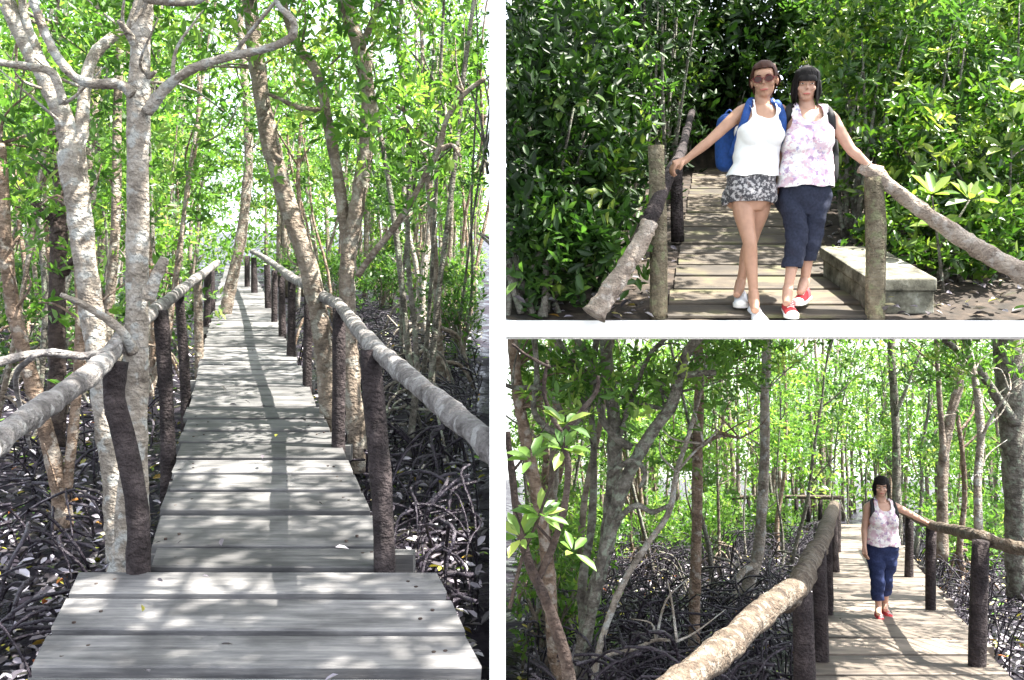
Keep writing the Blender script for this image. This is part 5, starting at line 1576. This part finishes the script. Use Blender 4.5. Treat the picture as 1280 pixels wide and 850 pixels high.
# woman in the floral top
B = Person(dict(label="woman in floral sleeveless top, dark cropped trousers and red shoes on the upper walkway", d=5.60, scale=1.0, skin='skin_pale', hair='hair_black', locks='fringe',
    joints=dict(head=(1008, 106.5, -.01), neck=(1010, 137, .01), hipc=(1006, 243, 0),
        sh1=(985, 146, .03), el1=(975, 188, .13), wr1=(990, 222, .2),
        sh2=(1037, 145, .0), el2=(1063, 186, -.03), wr2=(1088, 209, -.06),
        hip1=(992, 253, .0), kn1=(996, 302, -.03), an1=(985, 360, -.02), toe1=(983, 380, -.13),
        hip2=(1021, 253, .0), kn2=(1012, 302, .02), an2=(1006, 350, .10), toe2=(1000, 366, .0)),
    sole1=(984, 389, -.02), sole2=(1005, 374, .10),
    torso=[(1006, 268, 11.83, 0.0698, 0), (1006, 252, 25.48, 0.1023, 0.01), (1006, 240, 29.12, 0.1135, 0.01), (1007, 222, 28.21, 0.1070, 0), (1008, 205, 26.39, 0.0977, 0), (1009, 188, 26.85, 0.0977, 0), (1010, 172, 27.76, 0.1004, 0), (1010, 157, 27.30, 0.0911, 0.005), (1010, 146, 24.57, 0.0725, 0.01), (1010, 139, 16.38, 0.0577, 0.012)],
    bust=(1008, 180, 12), bustr=1.0, leg=.86, arm=.94, hand1=((.3, .3, -.8), (.5, -.5, 0), .3, 1), hand2=((.92, -.05, -.30), (0, .2, -1), .4, -1),
    yaw=-15, pitch=14, roll=3, headk=.95))
B.tank(238, 155, 165, 'floral', .014, .022, .055, .125)
B.trousers(230, 336, 326, "trousers", 'navy', .013, .010)
B.face(False, False)
B.hair(.022, 'hair_black', .016, -.02, -.10, [([(sd * .074, -.012, .03), (sd * .083, -.006, -.04), (sd * .078, .01, -.12)], [.022, .022, .010]) for sd in (-1, 1)] + [([(0, .09, .0), (0, .10, -.08), (.0, .085, -.16)], [.05, .055, .03])])
B.shoe('1', (-.15, -.97, -.22), 'shoe_red'); B.shoe('2', (-.55, -.8, -.2), 'shoe_red')
mb = MB()
wv = B.J['wr2'].lerp(B.J['el2'], .12); ax = (B.J['wr2'] - B.J['el2']).normalized(); u_ = ax.orthogonal().normalized(); v_ = ax.cross(u_)
mb.tube([wv + (u_ * math.cos(a) + v_ * math.sin(a)) * .031 for a in [2 * math.pi * i / 16 for i in range(17)]], [.004] * 17, 6, 1); mb.build("bracelet", M['metal'], B.root)
backpack(B, "black backpack with wide straps on the woman in the floral top", 'pack_black', 1040, 190, 20, 38,
    [[(1000, 136, .10), (988, 134), (983, 146), (981, 160), (982, 176, .03)], [(1022, 134, .10), (1031, 134), (1034, 146), (1036, 160), (1041, 178, .04), (1044, 196, .12)]], .10, .18)

# the same kind of figure walking towards us on the lower walkway
C_ = Person(dict(label="woman with dark fringe walking on the lower walkway in floral top and cropped blue jeans", d=8.95, scale=.945, skin='skin_pale', hair='hair_black', locks='fringe', fringe=.042, voxel=.008,
    joints=dict(head=(1101.5, 608, 0), neck=(1102, 626.5, .01), hipc=(1103, 687, 0),
        sh1=(1085, 633, .01), el1=(1080.5, 660, .0), wr1=(1080.5, 683, -.08),
        sh2=(1119, 632.5, .01), el2=(1141, 644, .0), wr2=(1159, 654, .08),
        hip1=(1095, 694, .0), kn1=(1097, 725, -.05), an1=(1098, 758, -.02), toe1=(1098, 768, -.15),
        hip2=(1111, 694, .0), kn2=(1107, 724, .03), an2=(1106, 755, .16), toe2=(1107, 763, .03)),
    sole1=(1098, 773, -.02), sole2=(1106, 768.5, .16),
    torso=[(1103, 702, 7, .07, 0), (1103, 693, 15.5, .10, .01), (1103, 686, 18, .115, .01), (1103, 675, 17, .105, 0), (1103, 664, 15.5, .095, 0), (1103, 654, 16, .097, 0), (1102.5, 645, 17, .1, 0), (1102, 637, 16.5, .088, .005), (1102, 631, 14, .07, .01), (1102, 627.5, 10, .06, .012)],
    bust=(1102, 649, 7.3), bustr=1.0, leg=.95, arm=.92, hand1=((-.05, -.25, -1), (.8, .2, 0), .35, -1), hand2=((.9, .1, -.35), (0, .2, -1), .4, -1),
    yaw=-20, pitch=6, headk=.95))
C_.tank(682, 636, 642, 'floral', .014, .02, .05, .12)
C_.trousers(678, 749, 747, "jeans", 'navy_blue', .016, .01)
C_.face(False, False)
C_.hair(.036, 'hair_black', .015, -.03, -.10, [([(sd * .074, -.012, .03), (sd * .082, -.004, -.04), (sd * .076, .01, -.10)], [.022, .020, .010]) for sd in (-1, 1)])
C_.shoe('1', (-.1, -.97, -.1), 'shoe_red'); C_.shoe('2', (.1, -.97, -.1), 'shoe_red')
backpack(C_, "black backpack worn by the woman walking on the lower walkway", 'pack_black', 1108, 652, 19, 25,
    [[(1094, 625, .10), (1090, 626), (1088, 634), (1087, 643), (1087, 652, .05)], [(1110, 625, .10), (1114, 626), (1116, 634), (1118, 643), (1120, 656, .08)]], .10, .17)
